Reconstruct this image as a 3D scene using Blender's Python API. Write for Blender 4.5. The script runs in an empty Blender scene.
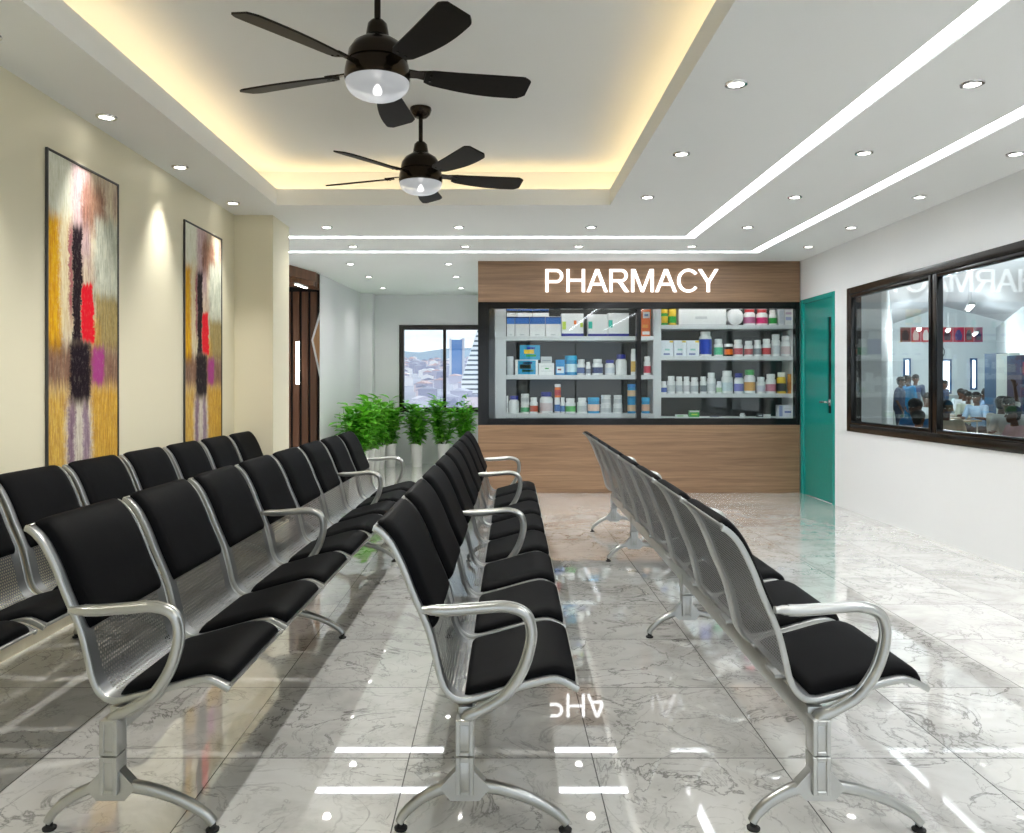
import bpy, bmesh, math, random
from mathutils import Vector, Matrix
PI = math.pi
R = math.radians
sc = bpy.context.scene
COL = sc.collection
F, HC, VX, VY = 785.0, 1.25, 500.0, 385.0      # focal length in px, eye height, vanishing point

def PX(px, d): return (px - VX) * d / F          # world x of a pixel column at depth d
def PZ(py, d): return HC + (VY - py) * d / F     # world z of a pixel row at depth d

# ------------------------------------------------------------------ helpers
def lin(c):
    f = lambda v: v / 12.92 if v <= 0.04045 else ((v + 0.055) / 1.055) ** 2.4
    return tuple(f(v / 255.0) for v in c) + (1.0,)

def tag(o, label=None, cat=None, group=None, kind=None):
    if label: o['label'] = label
    if cat: o['category'] = cat
    if group: o['group'] = group
    if kind: o['kind'] = kind
    return o

def obj(name, bm, mat, parent=None, smooth=35, loc=None):
    me = bpy.data.meshes.new(name)
    bmesh.ops.recalc_face_normals(bm, faces=bm.faces[:])
    bm.to_mesh(me); bm.free()
    for m in (mat if isinstance(mat, (list, tuple)) else [mat]): me.materials.append(m)
    if smooth:
        for p in me.polygons: p.use_smooth = True
        me.set_sharp_from_angle(angle=R(smooth))
    o = bpy.data.objects.new(name, me); COL.objects.link(o)
    if parent is not None: o.parent = parent
    if loc is not None: o.location = loc
    return o

def struct(name, bm, mat, smooth=35):
    return tag(obj(name, bm, mat, None, smooth), kind='structure')

def empty(name, loc=(0, 0, 0), rz=0.0, label=None, cat=None, group=None, kind=None):
    o = bpy.data.objects.new(name, None); COL.objects.link(o)
    o.location = loc; o.rotation_euler = (0, 0, rz); o.empty_display_size = 0.1
    return tag(o, label, cat, group, kind)

KIDS = {}
def copy_tree(o, parent=None):
    c = o.copy(); COL.objects.link(c)
    if parent is not None: c.parent = parent
    for k in KIDS[o.name] if o.name in KIDS else [x for x in bpy.data.objects if x.parent == o]:
        copy_tree(k, c)
    return c
def freeze(o):
    KIDS[o.name] = list(o.children)
    for k in KIDS[o.name]: freeze(k)

def box(bm, x0, x1, y0, y1, z0, z1, bevel=0.0, seg=2, mi=0):
    vs = [bm.verts.new(p) for p in ((x0,y0,z0),(x1,y0,z0),(x1,y1,z0),(x0,y1,z0),(x0,y0,z1),(x1,y0,z1),(x1,y1,z1),(x0,y1,z1))]
    fs = [bm.faces.new([vs[i] for i in q]) for q in ((0,3,2,1),(4,5,6,7),(0,1,5,4),(1,2,6,5),(2,3,7,6),(3,0,4,7))]
    for f in fs: f.material_index = mi
    if bevel > 0:
        es = list({e for f in fs for e in f.edges})
        bmesh.ops.bevel(bm, geom=es, offset=bevel, segments=seg, profile=0.5, affect='EDGES')
    return vs

def quad(bm, a, b, c, d, mi=0):
    f = bm.faces.new([bm.verts.new(p) for p in (a, b, c, d)]); f.material_index = mi
    return f

def lathe(bm, prof, n=32, c=(0, 0, 0), mi=0, cap=True):
    rings = []
    for r, z in prof:
        if r < 1e-5: rings.append([bm.verts.new((c[0], c[1], c[2] + z))])
        else: rings.append([bm.verts.new((c[0] + r*math.cos(2*PI*i/n), c[1] + r*math.sin(2*PI*i/n), c[2] + z)) for i in range(n)])
    for a, b in zip(rings, rings[1:]):
        for i in range(n):
            j = (i + 1) % n
            if len(a) == 1 and len(b) == 1: continue
            if len(a) == 1: f = bm.faces.new((a[0], b[i], b[j]))
            elif len(b) == 1: f = bm.faces.new((a[i], a[j], b[0]))
            else: f = bm.faces.new((a[i], a[j], b[j], b[i]))
            f.material_index = mi
    if cap:
        for r in (rings[0], rings[-1]):
            if len(r) > 1:
                f = bm.faces.new(r); f.material_index = mi

def crom(pts, n=6):
    P = [Vector(p) for p in pts]
    P = [2*P[0] - P[1]] + P + [2*P[-1] - P[-2]]
    out = []
    for i in range(1, len(P) - 2):
        for k in range(n):
            t = k / n
            a, b, c, d = P[i-1], P[i], P[i+1], P[i+2]
            out.append(0.5*((2*b) + (c - a)*t + (2*a - 5*b + 4*c - d)*t*t + (3*b - a - 3*c + d)*t**3))
    out.append(P[-2].copy())
    return out

def sweep(bm, pts, wy, th, n=10, side=Vector((0, 1, 0)), power=0.6, taper=None, mi=0, swell=None):
    """tube along pts; wy = full width along `side`, th = full thickness across it; superellipse section"""
    rings = []
    N = len(pts)
    for i, p in enumerate(pts):
        t = (pts[min(i+1, N-1)] - pts[max(i-1, 0)]).normalized()
        s = (side - t*side.dot(t)).normalized()
        nn = t.cross(s)
        k = taper(i/(N-1)) if taper else 1.0
        ring = []
        for q in range(n):
            a = 2*PI*q/n + PI/n
            ca, sa = math.cos(a), math.sin(a)
            u = math.copysign(abs(ca)**power, ca); v = math.copysign(abs(sa)**power, sa)
            ring.append(bm.verts.new(p + s*(u*wy/2*k) + nn*(v*th/2*k*(swell(i/(N-1)) if swell else 1.0))))
        rings.append(ring)
    for a, b in zip(rings, rings[1:]):
        for q in range(n):
            f = bm.faces.new((a[q], a[(q+1) % n], b[(q+1) % n], b[q])); f.material_index = mi
    for r in (rings[0], rings[-1]):
        f = bm.faces.new(r); f.material_index = mi

def prism(bm, poly, axis, a0, a1, mi=0):
    """extrude a 2-D polygon; axis 'x': poly=(y,z); 'y': poly=(x,z); 'z': poly=(x,y)"""
    def P(u, v, a): return {'x': (a, u, v), 'y': (u, a, v), 'z': (u, v, a)}[axis]
    A = [bm.verts.new(P(u, v, a0)) for u, v in poly]; B = [bm.verts.new(P(u, v, a1)) for u, v in poly]
    fs = [bm.faces.new(A), bm.faces.new(B)]
    for i in range(len(poly)):
        j = (i + 1) % len(poly)
        fs.append(bm.faces.new((A[i], A[j], B[j], B[i])))
    for f in fs: f.material_index = mi

def frame_x(bm, x0, x1, ya, yb, za, zb, w, bev=0.004):      # rectangular frame in a plane x = const
    box(bm, x0, x1, ya, ya+w, za, zb, bev); box(bm, x0, x1, yb-w, yb, za, zb, bev)
    box(bm, x0, x1, ya+w, yb-w, za, za+w, bev); box(bm, x0, x1, ya+w, yb-w, zb-w, zb, bev)
def frame_y(bm, y0, y1, xa, xb, za, zb, w, bev=0.004):
    box(bm, xa, xa+w, y0, y1, za, zb, bev); box(bm, xb-w, xb, y0, y1, za, zb, bev)
    box(bm, xa+w, xb-w, y0, y1, za, za+w, bev); box(bm, xa+w, xb-w, y0, y1, zb-w, zb, bev)

# ------------------------------------------------------------------ materials
class NT:
    def __init__(s, name):
        s.m = bpy.data.materials.new(name); s.m.use_nodes = True
        s.t = s.m.node_tree; s.t.nodes.clear()
        s.out = s.n('ShaderNodeOutputMaterial')
    def n(s, typ, **kw):
        nd = s.t.nodes.new(typ)
        for k, v in kw.items():
            if k.startswith('i_'):
                key = k[2:].replace('_', ' ')
                nd.inputs[key].default_value = v
            else: setattr(nd, k, v)
        return nd
    def l(s, a, b): s.t.links.new(a, b)
    def math(s, op, a, b=None, c=None, clamp=False):
        nd = s.n('ShaderNodeMath', operation=op); nd.use_clamp = clamp
        for i, v in enumerate((a, b, c)):
            if v is None: continue
            if isinstance(v, (int, float)): nd.inputs[i].default_value = v
            else: s.l(v, nd.inputs[i])
        return nd.outputs[0]
    def mix(s, fac, a, b, blend='MIX'):
        nd = s.n('ShaderNodeMix', data_type='RGBA', blend_type=blend)
        for i, v in ((0, fac), (6, a), (7, b)):
            if isinstance(v, (int, float, tuple)): nd.inputs[i].default_value = v
            else: s.l(v, nd.inputs[i])
        return nd.outputs[2]
    def ramp(s, fac, stops):
        nd = s.n('ShaderNodeValToRGB'); e = nd.color_ramp.elements
        while len(e) < len(stops): e.new(0.5)
        for k, (p, c) in enumerate(stops): e[k].position = p; e[k].color = c
        s.l(fac, nd.inputs[0]); return nd.outputs[0]
    def noise(s, vec, scale, detail=4, rough=0.5, dist=0.0):
        nd = s.n('ShaderNodeTexNoise'); nd.inputs['Scale'].default_value = scale; nd.inputs['Detail'].default_value = detail
        nd.inputs['Roughness'].default_value = rough; nd.inputs['Distortion'].default_value = dist
        s.l(vec, nd.inputs['Vector']); return nd.outputs['Fac']
    def coord(s, scale=(1, 1, 1), loc=(0, 0, 0), src='Object'):
        tc = s.n('ShaderNodeTexCoord'); mp = s.n('ShaderNodeMapping')
        mp.inputs['Scale'].default_value = scale; mp.inputs['Location'].default_value = loc
        s.l(tc.outputs[src], mp.inputs[0]); return mp.outputs[0]
    def bsdf(s, color, rough=0.5, metal=0.0, **kw):
        p = s.n('ShaderNodeBsdfPrincipled')
        for key, v in (('Base Color', color), ('Roughness', rough), ('Metallic', metal)):
            if isinstance(v, (int, float, tuple)): p.inputs[key].default_value = v
            else: s.l(v, p.inputs[key])
        for k, v in kw.items(): p.inputs[k.replace('_', ' ')].default_value = v
        return p
    def done(s, sh):
        s.l(sh.outputs[0] if hasattr(sh, 'outputs') else sh, s.out.inputs[0]); return s.m
    def bump(s, p, h, strength=0.2, dist=0.01):
        b = s.n('ShaderNodeBump'); b.inputs['Strength'].default_value = strength; b.inputs['Distance'].default_value = dist
        s.l(h, b.inputs['Height']); s.l(b.outputs[0], p.inputs['Normal'])

def plain(name, rgb, rough=0.5, metal=0.0, var=0.06, scale=30.0, **kw):
    """a plain material with a faint procedural mottling"""
    t = NT(name); v = t.noise(t.coord(), scale, 3)
    c = lin(rgb); k = lambda f: tuple(min(1, x*f) for x in c[:3]) + (1,)
    col = t.ramp(v, [(0.3, k(1 - var)), (0.7, k(1 + var))])
    return t.done(t.bsdf(col, rough, metal, **kw))

def emit(name, rgb, strength):
    t = NT(name); e = t.n('ShaderNodeEmission'); e.inputs[0].default_value = lin(rgb); e.inputs[1].default_value = strength
    return t.done(e)

def wall_paint(name, rgb, rough=0.55):
    t = NT(name); co = t.coord(); v = t.noise(co, 1.2, 2); c = lin(rgb)
    col = t.ramp(v, [(0.3, tuple(x*0.985 for x in c[:3])+(1,)), (0.7, c)])
    p = t.bsdf(col, rough); t.bump(p, t.noise(co, 180, 3), 0.05, 0.002)
    return t.done(p)

def wood(name, dark, light, axis='x', rough=0.4, s=1.0, coat=0.0):
    t = NT(name); st = {'x': (0.5*s, 14*s, 14*s), 'z': (14*s, 14*s, 0.5*s), 'y': (14*s, 0.5*s, 14*s)}[axis]
    co = t.coord(st)
    a = t.noise(co, 1.6, 6, 0.6, 0.8); fine = t.noise(co, 9, 4, 0.6)
    m = t.math('ADD', t.math('MULTIPLY', a, 0.75), t.math('MULTIPLY', fine, 0.25))
    mid = tuple((x + y)/2 for x, y in zip(lin(dark), lin(light)))
    col = t.ramp(m, [(0.32, lin(dark)), (0.5, mid), (0.66, lin(light))])
    p = t.bsdf(col, rough); t.bump(p, fine, 0.08, 0.002)
    return t.done(p)

def marble_floor():
    t = NT('polished white marble tiles'); tc = t.n('ShaderNodeTexCoord')
    sp = t.n('ShaderNodeSeparateXYZ'); t.l(tc.outputs['Object'], sp.inputs[0])
    T = 0.615
    ux = t.math('DIVIDE', t.math('ADD', sp.outputs[0], 0.305), T); uy = t.math('DIVIDE', t.math('ADD', sp.outputs[1], -2.63), T)
    ix, iy = t.math('FLOOR', ux), t.math('FLOOR', uy)
    fx, fy = t.math('FRACT', ux), t.math('FRACT', uy)
    # every tile is cut from another spot of the slab
    cb = t.n('ShaderNodeCombineXYZ'); t.l(ix, cb.inputs[0]); t.l(iy, cb.inputs[1])
    wn = t.n('ShaderNodeTexWhiteNoise', noise_dimensions='3D'); t.l(cb.outputs[0], wn.inputs[0])
    sc_ = t.n('ShaderNodeVectorMath', operation='SCALE'); sc_.inputs[3].default_value = 9.0; t.l(wn.outputs['Color'], sc_.inputs[0])
    ad = t.n('ShaderNodeVectorMath', operation='ADD'); t.l(tc.outputs['Object'], ad.inputs[0]); t.l(sc_.outputs[0], ad.inputs[1])
    v = ad.outputs[0]
    def vein(scale, width, det, dist):
        nz = t.noise(v, scale, det, 0.6, dist)
        a = t.math('ABSOLUTE', t.math('SUBTRACT', nz, 0.5))
        return t.math('SUBTRACT', 1.0, t.math('DIVIDE', a, width), clamp=True)
    v1 = vein(2.3, 0.017, 10, 1.4); v2 = vein(6.0, 0.016, 9, 1.0)
    mask = t.math('MULTIPLY', t.noise(v, 1.6, 4), 1.0); mask = t.math('MULTIPLY_ADD', mask, 3.4, -0.95, clamp=True)
    vv = t.math('MAXIMUM', t.math('MULTIPLY', v1, mask), t.math('MULTIPLY', t.math('MULTIPLY', v2, mask), 0.55))
    cloud = t.noise(v, 2.6, 6, 0.6, 0.4)
    base = t.ramp(cloud, [(0.28, lin((190, 188, 184))), (0.5, lin((226, 225, 221))), (0.7, lin((238, 237, 234)))])
    col = t.mix(t.math('MULTIPLY', vv, 0.68), base, lin((60, 55, 52)))
    g = 0.0032
    ex = t.math('MINIMUM', fx, t.math('SUBTRACT', 1.0, fx)); ey = t.math('MINIMUM', fy, t.math('SUBTRACT', 1.0, fy))
    grout = t.math('LESS_THAN', t.math('MINIMUM', ex, ey), g)
    col = t.mix(grout, col, lin((70, 68, 66)))
    p = t.bsdf(col, t.math('MULTIPLY_ADD', grout, 0.5, 0.025), 0.0, IOR=1.5, Coat_Weight=1.0, Coat_Roughness=0.012, Coat_IOR=2.0)
    return t.done(p)

def glass(name, tint=(255, 255, 255), f0=0.045, dark=1.0):
    t = NT(name); lw = t.n('ShaderNodeLayerWeight'); lw.inputs[0].default_value = 0.5
    fr = t.math('MULTIPLY_ADD', t.math('POWER', lw.outputs['Facing'], 5.0), 1.0 - f0, f0, clamp=True)
    tr = t.n('ShaderNodeBsdfTransparent'); c = lin(tint); tr.inputs[0].default_value = tuple(x*dark for x in c[:3]) + (1,)
    gl = t.n('ShaderNodeBsdfGlossy'); gl.inputs['Roughness'].default_value = 0.0; gl.inputs[0].default_value = (1, 1, 1, 1)
    mx = t.n('ShaderNodeMixShader'); t.l(fr, mx.inputs[0]); t.l(tr.outputs[0], mx.inputs[1]); t.l(gl.outputs[0], mx.inputs[2])
    return t.done(mx)

def perforated():
    t = NT('perforated steel sheet'); uv = t.n('ShaderNodeUVMap')
    sp = t.n('ShaderNodeSeparateXYZ'); t.l(uv.outputs[0], sp.inputs[0])
    u, v = sp.outputs[0], sp.outputs[1]                    # metres across / along the sheet
    P = 0.0135
    row = t.math('FLOOR', t.math('DIVIDE', v, P*0.87))
    off = t.math('MULTIPLY', t.math('MODULO', t.math('ABSOLUTE', row), 2.0), 0.5)
    fu = t.math('SUBTRACT', t.math('FRACT', t.math('ADD', t.math('DIVIDE', u, P), off)), 0.5)
    fv = t.math('SUBTRACT', t.math('FRACT', t.math('DIVIDE', v, P*0.87)), 0.5)
    r = t.math('SQRT', t.math('ADD', t.math('POWER', t.math('ABSOLUTE', fu), 2.0), t.math('POWER', t.math('ABSOLUTE', fv), 2.0)))
    hole = t.math('LESS_THAN', r, 0.41)
    inx = t.math('LESS_THAN', t.math('ABSOLUTE', u), 0.205)
    hole = t.math('MULTIPLY', hole, inx)
    p = t.bsdf(lin((140, 142, 143)), 0.38, 0.85)
    tr = t.n('ShaderNodeBsdfTransparent'); mx = t.n('ShaderNodeMixShader')
    t.l(hole, mx.inputs[0]); t.l(p.outputs[0], mx.inputs[1]); t.l(tr.outputs[0], mx.inputs[2])
    return t.done(mx)

def leather():
    t = NT('black leatherette'); co = t.coord()
    v = t.n('ShaderNodeTexVoronoi'); v.inputs['Scale'].default_value = 350; t.l(co, v.inputs['Vector'])
    p = t.bsdf(t.ramp(t.noise(co, 12, 3), [(0.3, lin((7, 7, 9))), (0.7, lin((11, 12, 14)))]), 0.6, 0.0, Specular_IOR_Level=0.05)
    t.bump(p, v.outputs[0], 0.12, 0.001)
    return t.done(p)

def painting():
    t = NT('abstract painted canvas'); tc = t.n('ShaderNodeTexCoord')
    sp = t.n('ShaderNodeSeparateXYZ'); t.l(tc.outputs['Generated'], sp.inputs[0])
    y0, z0 = sp.outputs[1], sp.outputs[2]
    cb = t.n('ShaderNodeCombineXYZ'); t.l(y0, cb.inputs[0]); t.l(t.math('MULTIPLY', z0, 2.2), cb.inputs[1])
    co = cb.outputs[0]
    mp = t.n('ShaderNodeMapping'); mp.inputs['Scale'].default_value = (16, 1.6, 1); t.l(co, mp.inputs[0]); vs = mp.outputs[0]
    mp2 = t.n('ShaderNodeMapping'); mp2.inputs['Scale'].default_value = (5, 7, 1); t.l(co, mp2.inputs[0]); hs = mp2.outputs[0]
    n1 = t.noise(vs, 1.5, 6, 0.65); n2 = t.noise(hs, 2.0, 6, 0.65); n3 = t.noise(co, 22, 5, 0.6)
    y = t.math('ADD', y0, t.math('MULTIPLY', t.math('SUBTRACT', n2, 0.5), 0.10))
    y = t.math('ADD', y, t.math('MULTIPLY', t.math('SUBTRACT', t.noise(co, 55, 3), 0.5), 0.07))
    y = t.math('ADD', y, t.math('MULTIPLY', t.math('SUBTRACT', t.noise(co, 3.5, 2), 0.5), 0.09))
    z = t.math('ADD', z0, t.math('MULTIPLY', t.math('SUBTRACT', n1, 0.5), 0.085))
    def sm(x, a, b):
        nd = t.n('ShaderNodeMapRange', interpolation_type='SMOOTHSTEP'); t.l(x, nd.inputs[0])
        nd.inputs[1].default_value = a; nd.inputs[2].default_value = b; return nd.outputs[0]
    def m(u0, u1, v0, v1, su=0.05, sv=0.04):
        a = t.math('MULTIPLY', sm(y, u0 - su, u0 + su), t.math('SUBTRACT', 1.0, sm(y, u1 - su, u1 + su)))
        b = t.math('MULTIPLY', sm(z, v0 - sv, v0 + sv), t.math('SUBTRACT', 1.0, sm(z, v1 - sv, v1 + sv)))
        return t.math('MULTIPLY', a, b)
    col = t.ramp(t.noise(vs, 1.1, 6, 0.7), [(0.3, lin((168, 142, 132))), (0.45, lin((206, 190, 168))), (0.6, lin((224, 214, 190))), (0.75, lin((188, 150, 60)))])
    vo = t.n('ShaderNodeTexVoronoi'); vo.inputs['Scale'].default_value = 1.0; mp3 = t.n('ShaderNodeMapping'); mp3.inputs['Scale'].default_value = (46, 34, 1)
    t.l(co, mp3.inputs[0]); wv = t.n('ShaderNodeVectorMath', operation='ADD'); nv = t.n('ShaderNodeTexNoise'); nv.inputs['Scale'].default_value = 14; t.l(co, nv.inputs['Vector'])
    t.l(mp3.outputs[0], wv.inputs[0]); sv_ = t.n('ShaderNodeVectorMath', operation='SCALE'); sv_.inputs[3].default_value = 2.2; t.l(nv.outputs['Color'], sv_.inputs[0]); t.l(sv_.outputs[0], wv.inputs[1]); t.l(wv.outputs[0], vo.inputs['Vector'])
    sepc = t.n('ShaderNodeSeparateColor'); t.l(vo.outputs['Color'], sepc.inputs[0])
    for row in (
        (-.2, .36, .80, 1.2, (226, 228, 212), .95, .08, .05), (.30, .56, .70, 1.05, (196, 168, 176), .8, .06, .06),
        (.44, .80, .80, .97, (144, 98, 78), .85, .05, .05), (.64, 1.2, .57, .86, (198, 204, 190), .9, .05, .03),
        (-.2, .17, .38, .81, (220, 168, 20), 1.0, .03, .03), (.14, .31, .45, .82, (228, 214, 176), .75, .04, .05),
        (.64, 1.2, .40, .595, (158, 140, 84), .9, .04, .03), (.56, .70, .36, .5, (196, 152, 48), .7, .05, .04),
        (-.2, 1.2, .27, .41, (112, 66, 46), .8, .05, .04), (-.2, .30, -.2, .27, (206, 166, 62), .9, .07, .05),
        (.56, 1.2, -.2, .28, (206, 162, 56), .95, .06, .04), (.22, .60, -.2, .23, (208, 202, 192), .9, .05, .04),
        (.25, .35, -.1, .24, (112, 74, 112), .8, .03, .06), (.46, .56, -.1, .24, (120, 82, 126), .7, .03, .06),
        None,
        (.27, .32, .50, .80, (150, 50, 80), .85, .02, .05),
        (.32, .445, .42, .80, (26, 5, 20), 1.0, .016, .02), (.28, .57, .225, .43, (22, 5, 20), 1.0, .035, .03),
        (.45, .615, .425, .62, (226, 6, 36), 1.0, .012, .010), (.60, .78, .285, .41, (166, 58, 134), .95, .03, .02)):
        if row is None:
            col = t.mix(t.math('MULTIPLY', sepc.outputs[0], 0.30), col, lin((96, 70, 60)), 'SOFT_LIGHT')
            st1 = t.ramp(t.noise(vs, 3.2, 6, 0.75), [(0.36, lin((70, 56, 60))), (0.5, lin((188, 188, 188))), (0.64, lin((250, 246, 230)))])
            col = t.mix(0.45, col, st1, 'OVERLAY')
            continue
        u0, u1, v0, v1, c, w, su, sv = row
        col = t.mix(t.math('MULTIPLY', m(u0, u1, v0, v1, su, sv), w), col, lin(c))
    n3 = t.noise(vs, 9.0, 5, 0.7)
    col = t.mix(t.math('MULTIPLY', sm(n3, 0.56, 0.7), 0.34), col, lin((224, 214, 196)))
    p = t.bsdf(col, 0.6, 0.0, Specular_IOR_Level=0.12); t.bump(p, n3, 0.15, 0.003)
    return t.done(p)

M = {}
M['floor'] = marble_floor()
M['cream'] = wall_paint('cream wall paint', (229, 222, 196))
M['white'] = wall_paint('white wall paint', (226, 227, 227))
M['backwall'] = wall_paint('grey white wall paint', (222, 223, 226))
M['ceil'] = wall_paint('ceiling paint', (232, 234, 233), 0.7)
M['oak'] = wood('light oak laminate', (114, 86, 62), (156, 124, 95), 'x', 0.42)
M['walnut'] = wood('dark walnut slats', (84, 54, 34), (126, 84, 56), 'z', 0.45)
M['plank'] = wood('pale plank veneer', (150, 106, 66), (200, 158, 112), 'z', 0.45)
M['dark'] = plain('black gap backing', (20, 14, 10), 0.7)
M['black'] = plain('glossy black frame', (9, 9, 9), 0.15, Specular_IOR_Level=0.35)
M['bronze'] = plain('dark bronze aluminium', (28, 22, 17), 0.2, 0.0, Specular_IOR_Level=0.5)
M['teal'] = plain('teal gloss paint', (10, 132, 122), 0.18, var=0.03)
M['teald'] = plain('teal door frame paint', (14, 144, 134), 0.2, var=0.03)
M['steel'] = plain('satin silver metal', (182, 183, 180), 0.3, 0.92, var=0.03)
M['perf'] = perforated()
M['leather'] = leather()
M['rubber'] = plain('black rubber', (22, 22, 22), 0.7)
M['fan'] = plain('oil rubbed bronze', (40, 32, 23), 0.2, 0.75, var=0.1)
M['blade'] = plain('dark fan blade lacquer', (20, 16, 12), 0.45, 0.0, 0.2, Specular_IOR_Level=0.15)
M['glass'] = glass('window glass', (250, 253, 252), 0.05)
M['pglass'] = glass('shop window glass', (246, 249, 249), 0.022)
M['canvas'] = painting()
M['pframe'] = plain('dark grey picture frame', (62, 62, 60), 0.4)
M['chrome'] = plain('bright chrome', (225, 225, 225), 0.12, 1.0, var=0.02)
M['shelffill'] = emit('shelf fill strip', (250, 252, 255), 13.0)
M['led'] = emit('white led diffuser', (246, 250, 255), 10.0)
M['cove'] = emit('warm cove led', (255, 222, 168), 4.6)
M['lamp'] = emit('downlight lens', (255, 252, 244), 9.0)
M['bulb'] = emit('glowing bulb', (255, 253, 248), 2.0)
M['sign'] = emit('backlit sign letters', (255, 255, 255), 1.6)
M['shelf'] = plain('white melamine', (214, 216, 217), 0.4, var=0.02)
M['shelfback'] = plain('grey cabinet back', (58, 62, 60), 0.5)
M['pot'] = plain('white ceramic', (224, 224, 222), 0.25, var=0.02)
M['soil'] = plain('potting soil', (48, 36, 26), 0.95)
M['stem'] = plain('green stem', (70, 110, 40), 0.6)
def leaf_mat():
    t = NT('glossy green leaf'); co = t.coord(); oi = t.noise(co, 9, 2)
    p = t.bsdf(t.ramp(oi, [(0.3, lin((56, 136, 28))), (0.5, lin((104, 194, 52))), (0.7, lin((162, 228, 92)))]), 0.32)
    tl = t.n('ShaderNodeBsdfTranslucent'); tl.inputs[0].default_value = lin((110, 180, 40))
    mx = t.n('ShaderNodeMixShader'); mx.inputs[0].default_value = 0.25
    t.l(p.outputs[0], mx.inputs[1]); t.l(tl.outputs[0], mx.inputs[2]); return t.done(mx)
M['leaf'] = leaf_mat()
def bowl_mat():
    t = NT('frosted glass bowl'); p = t.bsdf(lin((214, 218, 224)), 0.25, 0.0, Emission_Color=(0.93, 0.96, 1.0, 1.0), Emission_Strength=0.45)
    tr = t.n('ShaderNodeBsdfTransparent'); tl = t.n('ShaderNodeBsdfTranslucent'); tl.inputs[0].default_value = lin((225, 228, 232))
    m1 = t.n('ShaderNodeMixShader'); m1.inputs[0].default_value = 0.45; t.l(p.outputs[0], m1.inputs[1]); t.l(tl.outputs[0], m1.inputs[2])
    m2 = t.n('ShaderNodeMixShader'); m2.inputs[0].default_value = 0.45; t.l(m1.outputs[0], m2.inputs[1]); t.l(tr.outputs[0], m2.inputs[2])
    return t.done(m2)
M['bowl'] = bowl_mat()
_pl = {}
def pl(rgb, rough=0.4):
    if (rgb, rough) not in _pl: _pl[(rgb, rough)] = plain('printed %d %d %d' % rgb, rgb, rough, var=0.03)
    return _pl[(rgb, rough)]

# ------------------------------------------------------------------ room shell
XL, XR, ZC = -2.245, 3.484, 2.685
YR, DP, DB = -3.0, 9.086, 12.5
bm = bmesh.new(); quad(bm, (-4.2, YR-0.1, 0), (XR+0.15, YR-0.1, 0), (XR+0.15, DB+0.15, 0), (-4.2, DB+0.15, 0))
for v in list(bm.verts): pass
box(bm, -4.2, XR+0.15, YR-0.1, DB+0.15, -0.12, -0.001)
struct('floor', bm, M['floor'], 0)

# left wall (near part), pillar, alcove, far left wall
bm = bmesh.new(); box(bm, XL-0.15, XL, YR, 6.635, 0, ZC); struct('wall_left', bm, M['cream'], 0)
bm = bmesh.new(); box(bm, XL-0.15, -1.919, 6.635, 7.14, 0, ZC); struct('wall_pillar', bm, M['cream'], 0)
bm = bmesh.new()
box(bm, -4.1, XL-0.15, 6.99, 7.14, 0, ZC); box(bm, -4.2, -4.1, 7.14, 10.7, 0, ZC)
struct('wall_alcove', bm, M['white'], 0)
bm = bmesh.new()
prism(bm, [(-2.325, 10.14), (-2.18, 12.25), (-2.28, 12.25), (-2.332, 10.15)], 'z', 0, ZC)
struct('wall_far_left', bm, M['backwall'], 0)
bm = bmesh.new(); box(bm, -2.5, -1.99, 12.25, 12.6, 0, ZC); struct('wall_pier', bm, M['backwall'], 0)

# slatted walnut wall at the end of the alcove + its canopy
WD = 10.55
bm = bmesh.new()
box(bm, -4.1, -2.33, WD, WD+0.14, 0, ZC, mi=1)
x = -2.335
while x > -3.4:
    box(bm, x-0.085, x, WD-0.04, WD, 0, 2.5, 0.004, 1); x -= 0.118
struct('wall_slatted', bm, [M['walnut'], M['dark']], 0)
tp = empty('wood_canopy', (0, 0, 0), 0, 'dark walnut canopy over the slatted wood entrance behind the cream pillar', 'canopy')
bm = bmesh.new()
A = Vector((PX(286, 9.25), 9.25)); B = Vector((-2.345, 9.98)); n = Vector((B - A)).normalized()
prism(bm, [(-3.6, A.y-0.3), (A.x - 0.1, A.y-0.3), (B.x, B.y), (-2.345, WD-0.045), (-3.6, WD-0.045)], 'z', 2.56, ZC-0.002)
obj('fascia', bm, M['walnut'], tp, 0)
for k in range(4):
    bm = bmesh.new(); o0 = 0.16*k
    a = Vector((-2.72 - o0*0.1, 9.2 + o0 + 0.02)); b = Vector((-2.35, 9.98 + o0*0.9))
    if b.y > WD-0.06: b.y = WD-0.06
    q = [(a.x, a.y), (b.x, b.y - 0.09), (b.x, b.y), (a.x, a.y + 0.09)]
    prism(bm, q, 'z', 2.5, 2.56)
    obj('slat', bm, M['walnut'], tp, 0)
lt = empty('linear_lamp', (-2.464, 9.73, 2.487), R(84.5), 'short slanted white linear lamp under the walnut canopy', 'lamp', 'linear lamps of the entrance')
bm = bmesh.new(); box(bm, -0.19, 0.19, -0.025, 0.025, -0.012, 0.008, 0.003); obj('housing', bm, M['shelf'], lt)
bm = bmesh.new(); box(bm, -0.18, 0.18, -0.018, 0.018, -0.018, -0.0125); obj('diffuser', bm, M['lamp'], lt)
d = WD - 0.04
lt = empty('linear_lamp', (PX(298, d), d, PZ(363, d)), 0, 'upright white linear wall lamp on the dark slatted wood wall', 'lamp', 'linear lamps of the entrance')
bm = bmesh.new(); box(bm, -0.026, 0.026, -0.018, 0, -0.29, 0.29, 0.003); obj('housing', bm, M['shelf'], lt)
bm = bmesh.new(); box(bm, -0.020, 0.020, -0.024, -0.0185, -0.283, 0.283); obj('diffuser', bm, M['lamp'], lt)
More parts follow.
